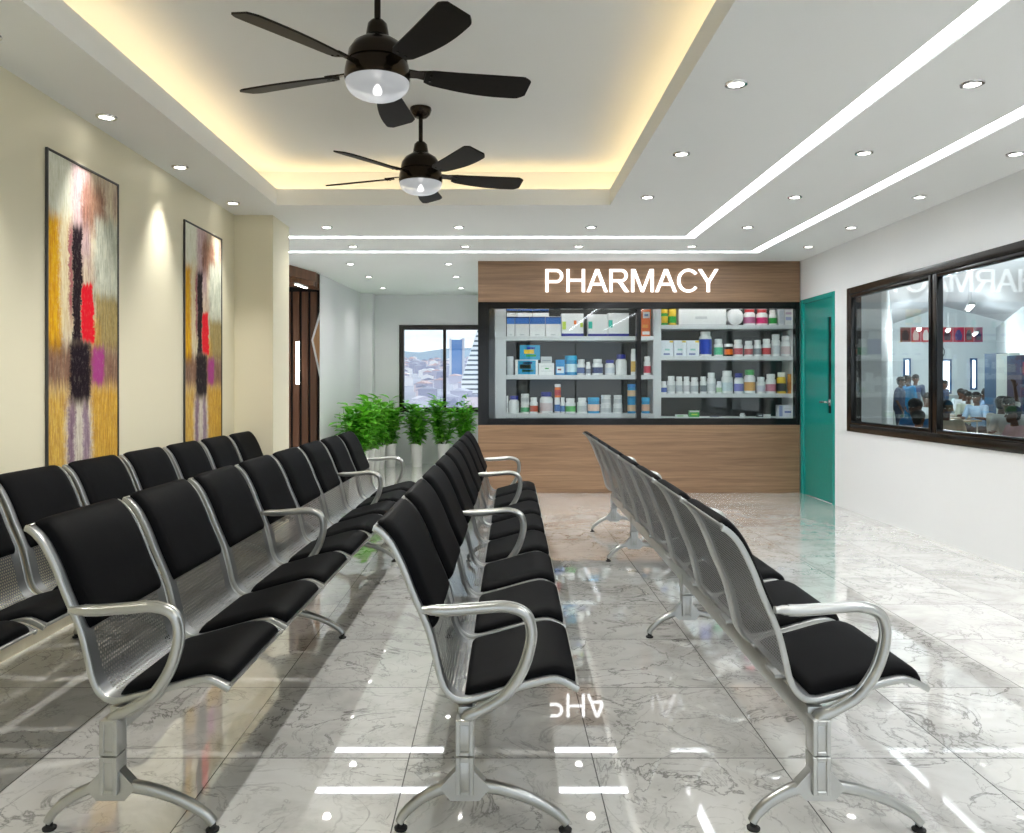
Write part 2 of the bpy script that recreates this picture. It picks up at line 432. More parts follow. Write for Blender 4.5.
# angular wood panel beside the slats
pz = lambda y: PZ(y, 10.35)
xe = -2.336
pn = empty('angular_wall_panel', (0, 0, 0), 0, 'angular pale plank wall panel with white edge beside the dark slats', 'wall panel')
xl = PX(312, 10.4)
outer = [(xl, pz(340)), (xe, pz(300)), (xe, pz(394))]
bm = bmesh.new(); prism(bm, outer, 'y', 10.36, WD-0.042); obj('rim', bm, M['pot'], pn, 0)
bm = bmesh.new(); prism(bm, [(xl+0.03, pz(340)), (xe-0.0005, pz(309)), (xe-0.0005, pz(383))], 'y', 10.345, 10.359); obj('planks', bm, M['plank'], pn, 0)

# back wall with window opening
W0x, W1x, W0z, W1z = -1.602, -0.17, 0.82, 2.205
bm = bmesh.new()
box(bm, -2.0, W0x, DB, DB+0.12, 0, ZC); box(bm, W1x, 0.0, DB, DB+0.12, 0, ZC)
box(bm, W0x, W1x, DB, DB+0.12, 0, W0z); box(bm, W0x, W1x, DB, DB+0.12, W1z, ZC)
struct('wall_back', bm, M['backwall'], 0)
w = empty('window_1', (0, 0, 0), kind='structure')
bm = bmesh.new(); frame_y(bm, DB-0.03, DB+0.08, W0x, W1x, W0z, W1z, 0.075); obj('window_frame', bm, M['bronze'], w)
mx_ = PX(444.6, DB)
bm = bmesh.new(); box(bm, mx_-0.025, mx_+0.025, DB-0.02, DB+0.06, W0z+0.075, W1z-0.075, 0.004); obj('mullion', bm, M['bronze'], w)
for a, b in ((W0x+0.075, mx_-0.025), (mx_+0.025, W1x-0.075)):
    bm = bmesh.new(); box(bm, a, b, DB+0.02, DB+0.026, W0z+0.075, W1z-0.075); obj('pane', bm, M['glass'], w, 0)

# pharmacy side wall (return) and right wall with door + window openings
PL = -0.2546
bm = bmesh.new(); box(bm, PL, PL+0.1, DP+0.15, DB, 0, ZC); box(bm, PL+0.1, XR, 9.95, 10.05, 0, ZC); struct('wall_pharmacy', bm, M['backwall'], 0)
DY0, DY1, DZ = 8.165, 9.05, 2.228
Y0, Y1, Z0, Z1 = 4.72, 7.852, 0.79, 2.212
bm = bmesh.new(); T = 0.14
box(bm, XR, XR+T, YR, Y0, 0, ZC); box(bm, XR, XR+T, Y0, Y1, 0, Z0); box(bm, XR, XR+T, Y0, Y1, Z1, ZC)
box(bm, XR, XR+T, Y1, DY0, 0, ZC); box(bm, XR, XR+T, DY0, DY1, DZ, ZC); box(bm, XR, XR+T, DY1, 10.05, 0, ZC)
struct('wall_right', bm, M['white'], 0)
# rear wall behind the viewpoint: two tall daylight windows
bm = bmesh.new()
ops = [(-2.1, 0.5), (0.75, 3.35)]
xs = [XL-0.15] + [v for o in ops for v in o] + [XR+T]
for i in range(0, 6, 2): box(bm, xs[i], xs[i+1], YR-0.12, YR, 0, ZC)
for a, b in ops: box(bm, a, b, YR-0.12, YR, 0, 0.1); box(bm, a, b, YR-0.12, YR, 2.55, ZC)
struct('wall_rear', bm, M['white'], 0)
for i, (a, b) in enumerate(ops):
    w = empty('window_%d' % (3 + i), kind='structure')
    bm = bmesh.new(); frame_y(bm, YR-0.1, YR-0.02, a, b, 0.1, 2.55, 0.06); box(bm, (a+b)/2-0.02, (a+b)/2+0.02, YR-0.08, YR-0.03, 0.16, 2.49); obj('window_frame', bm, M['bronze'], w)

# door
dr = empty('door_1', kind='structure')
bm = bmesh.new()
fx0, fx1 = XR-0.012, XR+0.12
box(bm, fx0, fx1, DY0, DY0+0.05, 0, DZ, 0.003); box(bm, fx0, fx1, DY1-0.05, DY1+0.03, 0, DZ, 0.003); box(bm, fx0, fx1, DY0+0.05, DY1-0.05, DZ-0.05, DZ, 0.003)
obj('door_frame', bm, M['teald'], dr)
lx = XR+0.006
sy0, sy1, sz0, sz1 = 8.275, 8.365, 0.95, 1.97
bm = bmesh.new()
ya, yb = DY0+0.052, DY1-0.052
box(bm, lx, lx+0.045, ya, sy0, 0.006, DZ-0.052); box(bm, lx, lx+0.045, sy1, yb, 0.006, DZ-0.052)
box(bm, lx, lx+0.045, sy0, sy1, 0.006, sz0); box(bm, lx, lx+0.045, sy0, sy1, sz1, DZ-0.052)
obj('door_leaf', bm, M['teal'], dr, 0)
bm = bmesh.new(); box(bm, lx+0.012, lx+0.02, sy0, sy1, sz0, sz1); obj('vision_strip', bm, M['black'], dr, 0)
bm = bmesh.new()
box(bm, lx-0.008, lx+0.004, sy0+0.005, sy0+0.05, 1.03, 1.10, 0.003)
sweep(bm, crom([(lx-0.008, sy0+0.028, 1.07), (lx-0.045, sy0+0.028, 1.07), (lx-0.055, sy0+0.05, 1.07), (lx-0.055, sy0+0.15, 1.068)]), 0.02, 0.018, 8, Vector((0, 0, 1)))
obj('handle', bm, M['chrome'], dr)

# right window (into the dining hall)
w = empty('window_2', kind='structure')
bm = bmesh.new(); frame_x(bm, XR-0.018, XR+0.10, Y0, Y1, Z0, Z1, 0.072)
obj('window_frame', bm, M['bronze'], w)
ym = 6.287
bm = bmesh.new(); box(bm, XR-0.012, XR+0.05, ym-0.03, ym+0.03, Z0+0.075, Z1-0.075, 0.004); obj('mullion', bm, M['bronze'], w)
for k, (a, b) in enumerate(((Y0+0.075, ym-0.03), (ym+0.03, Y1-0.075))):
    s = empty('sash'); s.parent = w
    bm = bmesh.new(); frame_x(bm, XR-0.02, XR+0.03, a, b, Z0+0.075, Z1-0.075, 0.032, 0.003); obj('sash_frame', bm, M['black'], s)
    bm = bmesh.new(); box(bm, XR+0.004, XR+0.010, a+0.032, b-0.032, Z0+0.107, Z1-0.107); obj('pane', bm, M['glass'], s, 0)

# ---- ceiling with tray recess and light channels
TX0, TX1, TY0, TY1 = -1.762, 0.867, 0.55, 6.19
s1x, s1y, s2x, s2y, hw = 1.847, 7.63, 2.75, 8.47, 0.055
xbr = sorted([-4.2, XR+0.15, TX0, TX1, s1x-hw, s1x+hw, s2x-hw, s2x+hw, -3.9])
ybr = sorted([YR-0.1, DB+0.15, TY0, TY1, s1y-hw, s1y+hw, s2y-hw, s2y+hw, -2.9])
def hole(x, y):
    if TX0 < x < TX1 and TY0 < y < TY1: return 'tray'
    for sx, sy, nm in ((s1x, s1y, 's1'), (s2x, s2y, 's2')):
        if abs(x - sx) < hw and -2.9 < y < sy + hw: return nm
        if abs(y - sy) < hw and -3.9 < x < sx + hw: return nm
    return None
bm = bmesh.new(); GD = 0.035
for xa, xb in zip(xbr, xbr[1:]):
    for ya, yb in zip(ybr, ybr[1:]):
        h = hole((xa+xb)/2, (ya+yb)/2)
        if h == 'tray': continue
        z = ZC if h is None else ZC + GD + 0.012
        quad(bm, (xa, ya, z), (xa, yb, z), (xb, yb, z), (xb, ya, z))
        if h is None:
            quad(bm, (xa, ya, ZC+0.5), (xb, ya, ZC+0.5), (xb, yb, ZC+0.5), (xa, yb, ZC+0.5))
        else:
            e = 1e-4
            for (px, py, p, q) in ((xa-e, (ya+yb)/2, (xa, ya), (xa, yb)), (xb+e, (ya+yb)/2, (xb, ya), (xb, yb)), ((xa+xb)/2, ya-e, (xa, ya), (xb, ya)), ((xa+xb)/2, yb+e, (xa, yb), (xb, yb))):
                if hole(px, py) is None:
                    quad(bm, (*p, ZC), (*q, ZC), (*q, z), (*p, z))
bmesh.ops.remove_doubles(bm, verts=bm.verts[:], dist=1e-5)
# tray: shadow gap, lip, cove shelf, outer wall and raised ceiling
ZT, ZL, CW = 2.985, 2.795, 0.21
def ring(bm, x0, x1, y0, y1, t, za, zb):
    box(bm, x0-t, x0, y0-t, y1+t, za, zb); box(bm, x1, x1+t, y0-t, y1+t, za, zb)
    box(bm, x0, x1, y0-t, y0, za, zb); box(bm, x0, x1, y1, y1+t, za, zb)
g = 0.02
ring(bm, TX0+0.0, TX1, TY0, TY1, 0.035, ZC+0.028, ZL)
ring(bm, TX0+0.0, TX1, TY0, TY1, 0.04, ZC-0.018, ZC+0.028)
ring(bm, TX0-0.035, TX1+0.035, TY0-0.035, TY1+0.035, CW, ZC+0.03, ZC+0.05)
ring(bm, TX0-CW, TX1+CW, TY0-CW, TY1+CW, 0.05, ZC+0.05, ZT)
box(bm, TX0-CW-0.05, TX1+CW+0.05, TY0-CW-0.05, TY1+CW+0.05, ZT, ZT+0.05)
struct('ceiling', bm, M['ceil'], 0)
cv = tag(empty('cove_light'), 'warm glowing light strip hidden in the cove around the raised tray ceiling', 'cove light')
bm = bmesh.new()
ring(bm, TX0-0.10, TX1+0.10, TY0-0.10, TY1+0.10, 0.03, ZC+0.052, ZC+0.066)
obj('diffuser', bm, M['cove'], cv, 0)
for sx, sy, lab in ((s1x, s1y, 'long L-shaped white light channel in the ceiling, the one nearer the tray'), (s2x, s2y, 'long L-shaped white light channel in the ceiling, the outer one nearer the right wall')):
    t = empty('light_channel', (0, 0, 0), 0, lab, 'ceiling light', 'light channels in the ceiling')
    bm = bmesh.new(); q = hw - 0.006
    prism(bm, [(sx-q, -2.89), (sx+q, -2.89), (sx+q, sy+q), (-3.89, sy+q), (-3.89, sy-q), (sx-q, sy-q)], 'z', ZC+GD, ZC+GD+0.01)
    obj('diffuser', bm, M['led'], t, 0)
    bm = bmesh.new()
    for a, b in ((sx-hw+0.001, sx-q-0.001), (sx+q+0.001, sx+hw-0.001)):
        box(bm, a, b, -2.89, sy-hw, ZC+0.004, ZC+GD+0.01)
    obj('channel_edge', bm, M['shelf'], t, 0)

# ---- downlights
def spot_light(parent, energy, size=135, col=(1, 0.97, 0.92)):
    ld = bpy.data.lights.new('spot', 'SPOT'); ld.energy = energy; ld.spot_size = R(size); ld.spot_blend = 1.0
    ld.shadow_soft_size = 0.035; ld.color = col
    o = bpy.data.objects.new('spot', ld); COL.objects.link(o); o.parent = parent; o.location = (0, 0, -0.012)
bm = bmesh.new(); lathe(bm, [(0.036, -0.004), (0.040, -0.008), (0.052, -0.006), (0.055, 0.0), (0.036, 0.0)], 28, cap=False)
dl_trim = bm
bm2 = bmesh.new(); lathe(bm2, [(0.0, -0.0035), (0.0365, -0.0035), (0.0365, -0.0015), (0.0, -0.0015)], 28)
proto = empty('downlight')
trim_o = obj('trim_ring', dl_trim, M['chrome'], proto); lens_o = obj('lens', bm2, M['lamp'], proto)
freeze(proto)
ORD = ['nearest', 'second', 'third', 'fourth', 'fifth', 'sixth', 'seventh']
E_DL = 10.0
rows = [
    ('along the left cream wall', 'from the front', [(-2.105, y) for y in (2.24, 3.22, 4.2, 5.165, 6.187)], 48),
    ('between tray and inner light channel', 'from the front', [(1.125, y) for y in (1.5, 2.6, 3.74, 4.87, 5.99)], E_DL),
    ('between the two light channels', 'from the front', [(2.25, y) for y in (1.5, 2.6, 3.74, 4.85, 5.99, 7.13)], E_DL),
    ('beside the right wall', 'from the front', [(3.2, y) for y in (1.5, 2.6, 3.74, 4.87, 5.99, 7.15, 8.14)], 5),
    ('behind the tray, before the first cross channel', 'from the left', [(x, 7.13) for x in (-1.573, -.375, .826)], E_DL),
    ('between the two cross channels', 'from the left', [(x, 8.12) for x in (-1.52, -.358, .817, 1.985)], E_DL),
    ('just behind the cross channels', 'from the left', [(x, 9.3) for x in (-1.77, -.609)], 19),
    ('in the corridor halfway to the back window', 'from the left', [(x, 10.4) for x in (-1.74, -.58)], 19),
    ('nearest the back window', 'from the left', [(x, 11.6) for x in (-1.73, -.576)], 19)]
first = True
for where, frm, pts, en in rows:
    for i, (x, y) in enumerate(pts):
        o = proto if first else copy_tree(proto); first = False
        o.location = (x, y, ZC - 0.0005)
        what = ('first' if i == 0 else ORD[i]) + ' ' + frm
        tag(o, 'round recessed downlight %s, %s' % (where, what), 'downlight', 'recessed ceiling downlights')
        spot_light(o, en, 66 if 'cream wall' in where else 80 if 'right wall' in where else 135)

# ------------------------------------------------------------------ paintings
def paint(y0, y1, label):
    t = empty('painting', (XL, (y0+y1)/2, 0.78), 0, label, 'painting', 'tall abstract paintings')
    hy = (y1-y0)/2; H = 1.645
    bm = bmesh.new()
    frame_x(bm, 0.001, 0.014, -hy, hy, 0, H, 0.012, 0.002); obj('picture_frame', bm, M['pframe'], t)
    bm = bmesh.new(); box(bm, 0.002, 0.009, -hy+0.0125, hy-0.0125, 0.0125, H-0.0125); obj('canvas', bm, M['canvas'], t, 0)
paint(3.87, 4.60, 'tall abstract painting with red and black patches, nearer the front of the left wall')
paint(5.56, 6.31, 'tall abstract painting with red and black patches, beside the cream pillar')

# ------------------------------------------------------------------ benches
P = 0.56
SEAT = [(-.262,.848),(-.250,.843),(-.228,.824),(-.203,.790),(-.172,.727),(-.146,.660),(-.124,.610),(-.099,.548),(-.081,.478),(-.065,.412),(-.042,.374),(-.005,.358),(.061,.372),(.133,.392),(.205,.412),(.251,.420),(.284,.412),(.322,.392)]
path = crom([(x, 0, z) for x, z in SEAT], 4)
cum = [0.0]
for a, b in zip(path, path[1:]): cum.append(cum[-1] + (b - a).length)
def at_s(s):
    for i in range(len(cum)-1):
        if cum[i+1] >= s:
            k = (s - cum[i])/(cum[i+1]-cum[i]); p = path[i].lerp(path[i+1], k); break
    else: i = len(cum)-2; p = path[-1].copy()
    t = (path[min(i+2, len(path)-1)] - path[max(i-1, 0)]).normalized()
    n = Vector((-t.z, 0, t.x))                                  # towards the sitter
    return p, (n if (n.x + n.z) > 0 else -n)
L = cum[-1]
def shell_bm():
    bm = bmesh.new(); uvl = bm.loops.layers.uv.new('UVMap'); W = 0.252; N = 56
    us = (-W, -0.21, 0.21, W)
    rows_ = []
    for k in range(N+1):
        s = 0.004 + (L-0.008)*k/N; p, n = at_s(s)
        rows_.append((s, [[bm.verts.new(p + n*h + Vector((0, u, 0))) for u in us] for h in (0.001, -0.001)]))
    for (sa, ra), (sb, rb) in zip(rows_, rows_[1:]):
        for h in (0, 1):
            for j in range(3):
                f = bm.faces.new((ra[h][j], ra[h][j+1], rb[h][j+1], rb[h][j]))
                for lp, (u, s) in zip(f.loops, ((us[j], sa), (us[j+1], sa), (us[j+1], sb), (us[j], sb))): lp[uvl].uv = (u, s)
    return bm
def pad_bm(s0, s1, W, th, endr=0.03):
    bm = bmesh.new(); NU, NV = 14, 22
    def prof(t, r):                                           # rounded edge profile
        e = min(t, 1-t)
        return math.sqrt(max(0.0, 1 - (1 - min(e/r, 1.0))**2))
    top, bot = [], []
    for j in range(NV+1):
        tj = 0.5 - 0.5*math.cos(PI*j/NV); p, n = at_s(s0 + (s1-s0)*tj); a, b = [], []
        for i in range(NU+1):
            ti = 0.5 - 0.5*math.cos(PI*i/NU)
            h = th*prof(ti, 0.09)*prof(tj, endr/(s1-s0)*1.0)
            cr = 1 - 0.035*(1 - prof(tj, 0.10))               # rounded corners in plan
            y = (ti - 0.5)*W*cr
            a.append(bm.verts.new(p + n*(0.003 + h) + Vector((0, y, 0))))
            b.append(bm.verts.new(p + n*0.0022 + Vector((0, y, 0))))
        top.append(a); bot.append(b)
    for G in (top, bot):
        for j in range(NV):
            for i in range(NU): bm.faces.new((G[j][i], G[j][i+1], G[j+1][i+1], G[j+1][i]))
    for j in range(NV):
        for i in (0, NU): bm.faces.new((top[j][i], top[j+1][i], bot[j+1][i], bot[j][i]))
    for i in range(NU):
        for j in (0, NV): bm.faces.new((top[j][i], top[j][i+1], bot[j][i+1], bot[j][i]))
    return bm
def s_where(fn):
    return next(c for c, p in zip(cum, path) if fn(p))
S_B0, S_B1 = 0.001, s_where(lambda p: p.z < 0.556)
S_S0, S_S1 = s_where(lambda p: p.x > -0.008 and p.z < 0.5), s_where(lambda p: p.x > 0.306)

bench0 = empty('waiting_bench')
seat0 = None
seats = []
for k in range(8):
    yc = (k + 0.5)*P
    if seat0 is None:
        s = obj('seat', shell_bm(), M['perf'], bench0, 60)
        bm = bmesh.new()
        for sg in (-1, 1):
            back = [at_s(c)[0] - at_s(c)[1]*0.005 for c in cum]
            sweep(bm, [p + Vector((0, sg*0.258, 0)) for p in back], 0.011, 0.018, 8)
            sweep(bm, [p + Vector((0, sg*0.2465, 0)) for p in back], 0.007, 0.012, 6)
        p0, _ = at_s(0.004); p1, _ = at_s(L-0.004)
        for p in (p0, p1): sweep(bm, [p + Vector((0, -0.25, 0)), p + Vector((0, 0.25, 0))], 0.010, 0.009, 8, Vector((0, 0, 1)))
        obj('seat_frame', bm, M['steel'], s)
        obj('back_cushion', pad_bm(S_B0, S_B1, 0.458, 0.022, 0.022), M['leather'], s, 60)
        obj('seat_cushion', pad_bm(S_S0, S_S1, 0.47, 0.022, 0.025), M['leather'], s, 60)
        bm = bmesh.new(); box(bm, -0.045, 0.05, -0.05, 0.05, 0.338, 0.350, 0.003)
        obj('mounting_plate', bm, M['steel'], s)
        seat0 = s; freeze(s)
        s.location = (0, yc, 0)
    else:
        s = copy_tree(seat0, bench0); s.location = (0, yc, 0)
bm = bmesh.new(); box(bm, -0.022, 0.022, 0.02, 8*P-0.02, 0.272, 0.338, 0.005); obj('beam', bm, M['steel'], bench0)
ARM = [(-.002,.290),(.008,.318),(.050,.340),(.112,.380),(.159,.447),(.183,.520),(.185,.572),(.166,.611),(.112,.628),(.034,.623),(-.045,.617),(-.121,.617)]
def arm_bm():
    bm = bmesh.new(); pts = crom([(x, 0, z) for x, z in ARM], 6)
    sweep(bm, pts, 0.042, 0.026, 12, power=0.7, taper=lambda t: 1.0 if t < 0.97 else 0.75, swell=lambda t: 1.0 + 0.75*max(0.0, 1 - t/0.17))
    sweep(bm, [p + Vector((0, 0, 0)) for p in pts[8:-3]], 0.018, 0.033, 8)
    return bm
def col_bm():
    bm = bmesh.new()
    def slotted(z0, z1, slot):
        w, dpt = 0.025, 0.030
        box(bm, -w, w, -dpt+0.004, dpt-0.004, z0, z1, 0.004)
        if slot:                                              # raised rim round a long recess, front and back of the column
            for sg in (-1, 1):
                a, b = (-dpt, -dpt+0.006) if sg < 0 else (dpt-0.006, dpt)
                box(bm, -w, -0.012, a, b, z0, z1, 0.002, 1); box(bm, 0.012, w, a, b, z0, z1, 0.002, 1)
                box(bm, -0.013, 0.013, a, b, z1-0.014, z1, 0.002, 1); box(bm, -0.013, 0.013, a, b, z0, z0+0.012, 0.002, 1)
    slotted(0.2195, 0.318, True); slotted(0.11, 0.2165, True)
    prism(bm, [(-0.025, 0.175), (0.025, 0.175), (0.07, 0.125), (0.04, 0.09), (-0.04, 0.09), (-0.07, 0.125)], 'y', -0.017, 0.017)
    return bm
def foot_bm(sg):
    bm = bmesh.new(); r = 0.285 if sg > 0 else 0.185; k = r/0.285
    pts = crom([(0.0, 0, 0.125), (sg*0.05*k, 0, 0.125), (sg*0.12*k, 0, 0.112), (sg*0.20*k, 0, 0.083), (sg*0.26*k, 0, 0.048), (sg*r, 0, 0.022)], 5)
    sweep(bm, pts, 0.036, 0.034, 10, taper=lambda t: 1.0 - 0.3*t)
    return bm
def glide_bm(sg):
    bm = bmesh.new(); r = 0.285 if sg > 0 else 0.185
    lathe(bm, [(0.0, 0.0), (0.018, 0.0), (0.019, 0.006), (0.010, 0.010), (0.008, 0.03), (0.0, 0.03)], 14, (sg*(r-0.004), 0, 0))
    return bm
arm0 = leg0 = None
for yy in (0, 3*P, 6*P, 8*P):
    if arm0 is None:
        arm0 = obj('armrest', arm_bm(), M['steel'], bench0, 50)
        leg0 = obj('leg', col_bm(), M['steel'], bench0, 30)
        for sg in (1, -1):
            f = obj('foot', foot_bm(sg), M['steel'], leg0, 50)
            obj('glide', glide_bm(sg), M['rubber'], leg0)
        freeze(leg0); freeze(arm0)
    else:
        a = copy_tree(arm0, bench0); a.location = (0, yy, 0)
        a = copy_tree(leg0, bench0); a.location = (0, yy, 0)
freeze(bench0)
BL = [(-1.945, 'row of linked black and silver waiting seats backed against the left cream wall'),
      (-1.087, 'second row of linked black and silver waiting seats from the left wall'),
      (-0.098, 'row of linked black and silver waiting seats in the middle, facing right'),
      (0.894, 'row of linked waiting seats nearest the right window, its perforated backs towards the viewer')]
for i, (x, lab) in enumerate(BL):
    o = bench0 if i == 0 else copy_tree(bench0)
    o.location = (x, 2.206, 0); o.rotation_euler = (0, 0, -0.0165); tag(o, lab, 'waiting bench', 'rows of waiting benches')

# ------------------------------------------------------------------ ceiling fans
def blade_bm():
    bm = bmesh.new(); n = 30; tops, bots = [], []
    for i in range(n+1):
        t = i/n; x = 0.20 + 0.46*t
        w = 0.085 + 0.06*math.sin(min(t*1.25, 1)*PI/2)
        if t > 0.9: w *= max(0.35, (1 - ((t-0.9)/0.1)**2.6))**0.4
        if t < 0.06: w *= 0.75 + 0.25*t/0.06
        off = 0.012*math.sin(t*PI)
        row = []
        for h in (0.004, -0.004):
            row.append([bm.verts.new((x, off + w*u/2, h)) for u in (-1, -0.5, 0, 0.5, 1)])
        tops.append(row[0]); bots.append(row[1])
    for G in (tops, bots):
        for a, b in zip(G, G[1:]):
            for j in range(4): bm.faces.new((a[j], a[j+1], b[j+1], b[j]))
    for j in (0, 4):
        for i in range(n): bm.faces.new((tops[i][j], tops[i+1][j], bots[i+1][j], bots[i][j]))
    for i in (0, n):
        for j in range(4): bm.faces.new((tops[i][j], tops[i][j+1], bots[i][j+1], bots[i][j]))
    return bm
def iron_bm():
    bm = bmesh.new()
    prism(bm, [(0.10, -0.03), (0.17, -0.022), (0.235, -0.034), (0.255, 0.0), (0.235, 0.034), (0.17, 0.022), (0.10, 0.03)], 'z', 0.0045, 0.011)
    for y in (-0.018, 0.018): lathe(bm, [(0.0, -0.008), (0.006, -0.008), (0.006, -0.0045), (0.0, -0.0045)], 10, (0.225, y, 0))
    return bm
fan0 = empty('ceiling_fan')
ZF = 2.558                                                     # blade plane; fan origin sits at the tray ceiling
def fz(z): return z - ZT
bm = bmesh.new(); lathe(bm, [(0.0, 0.0), (0.066, 0.0), (0.068, -0.012), (0.058, -0.04), (0.04, -0.058), (0.02, -0.064), (0.0, -0.064)], 28); obj('canopy', bm, M['fan'], fan0)
bm = bmesh.new(); lathe(bm, [(0.0, -0.06), (0.0135, -0.06), (0.0135, fz(2.755)), (0.0, fz(2.755))], 16); obj('downrod', bm, M['fan'], fan0)
bm = bmesh.new(); lathe(bm, [(0.0, fz(2.775)), (0.026, fz(2.772)), (0.040, fz(2.757)), (0.045, fz(2.730)), (0.049, fz(2.706)), (0.064, fz(2.694)), (0.098, fz(2.672)), (0.119, fz(2.640)), (0.125, fz(2.605)), (0.125, fz(2.598)), (0.120, fz(2.594)), (0.129, fz(2.588)), (0.135, fz(2.56)), (0.137, fz(2.53)), (0.134, fz(2.515)), (0.0, fz(2.515))], 40); obj('motor_housing', bm, M['fan'], fan0, 40)
bm = bmesh.new()
pr = [(0.133, fz(2.5145))] + [(0.132*math.cos(a*PI/16), fz(2.510) - 0.070*math.sin(a*PI/16)) for a in range(0, 8)] + [(0.0, fz(2.442))]
lathe(bm, pr, 40, cap=False); lb = obj('light_bowl', bm, M['bowl'], fan0, 80)
bm = bmesh.new(); lathe(bm, [(0.0, fz(2.508)), (0.006, fz(2.505)), (0.012, fz(2.496)), (0.0185, fz(2.482)), (0.0195, fz(2.474)), (0.015, fz(2.464)), (0.0, fz(2.460))], 16); obj('bulb', bm, M['bulb'], fan0, 80)
b0 = None
for k in range(5):
    if b0 is None:
        b0 = obj('blade', blade_bm(), M['blade'], fan0, 40); obj('blade_iron', iron_bm(), M['fan'], b0); freeze(b0); b = b0
    else: b = copy_tree(b0, fan0)
    b.location = (0, 0, fz(ZF))
    b.rotation_euler = (Matrix.Rotation(R(16 + 72*k), 4, 'Z') @ Matrix.Rotation(R(-15), 4, 'X')).to_euler()
freeze(fan0)
fan0.location = (-0.512, 3.28, ZT)
tag(fan0, 'dark bronze five-blade ceiling fan with glass bowl light, the one nearer the viewer', 'ceiling fan', 'ceiling fans under the tray')
f2 = copy_tree(fan0); f2.location = (-0.497, 4.92, ZT)
tag(f2, 'dark bronze five-blade ceiling fan hanging farther back, its ceiling canopy in view', 'ceiling fan', 'ceiling fans under the tray')
for o in (fan0, f2):
    ld = bpy.data.lights.new('bulb_light', 'SPOT'); ld.energy = 44; ld.spot_size = R(165); ld.spot_blend = 0.6; ld.shadow_soft_size = 0.0; ld.color = (1, 0.98, 0.93)
    lo = bpy.data.objects.new('bulb_light', ld); COL.objects.link(lo); lo.parent = o; lo.location = (0, 0, fz(2.435))

# ------------------------------------------------------------------ pharmacy front
ZB, ZH = 0.787, 2.21
wp = empty('pharmacy_counter_front', (0, 0, 0), 0, 'light oak panelling below the pharmacy window', 'counter front')
bm = bmesh.new(); box(bm, PL, XR-0.012, DP, DP+0.14, 0.0, ZB, 0.003, 1); obj('panel', bm, M['oak'], wp, 0)
wp = empty('pharmacy_fascia', (0, 0, 0), 0, 'light oak board above the pharmacy window carrying the white lettering', 'fascia')
bm = bmesh.new(); box(bm, PL, XR-0.012, DP, DP+0.14, ZH, ZC-0.001, 0.003, 1); obj('panel', bm, M['oak'], wp, 0)
pw = empty('pharmacy_window', (0, 0, 0), 0, 'wide black-framed glazed pharmacy window between two oak boards', 'shop window')
gx0, gx1 = PL, XR-0.012
xm0, xm1 = PX(636.8, DP), PX(641.2, DP)
fr0, fr1 = DP+0.005, DP+0.10
bm = bmesh.new()
box(bm, gx0, PX(489, DP), fr0, fr1, ZB, ZH, 0.002, 1); box(bm, PX(796, DP), gx1, fr0, fr1, ZB, ZH, 0.002, 1)
box(bm, PX(489, DP), PX(796, DP), fr0, fr1, ZB+0.0005, PZ(418.5, DP), 0.002, 1); box(bm, PX(489, DP), PX(796, DP), fr0, fr1, PZ(308.6, DP), ZH-0.0005, 0.002, 1)
obj('frame', bm, M['black'], pw, 0)
bm = bmesh.new(); box(bm, xm0, xm1, fr0, fr1, PZ(418.5, DP), PZ(308.6, DP), 0.002, 1); obj('mullion', bm, M['black'], pw, 0)
for a, b in ((PX(489, DP), xm0), (xm1, PX(796, DP))):
    bm = bmesh.new(); box(bm, a, b, DP+0.03, DP+0.036, PZ(418.5, DP), PZ(308.6, DP)); obj('pane', bm, M['pglass'], pw, 0)
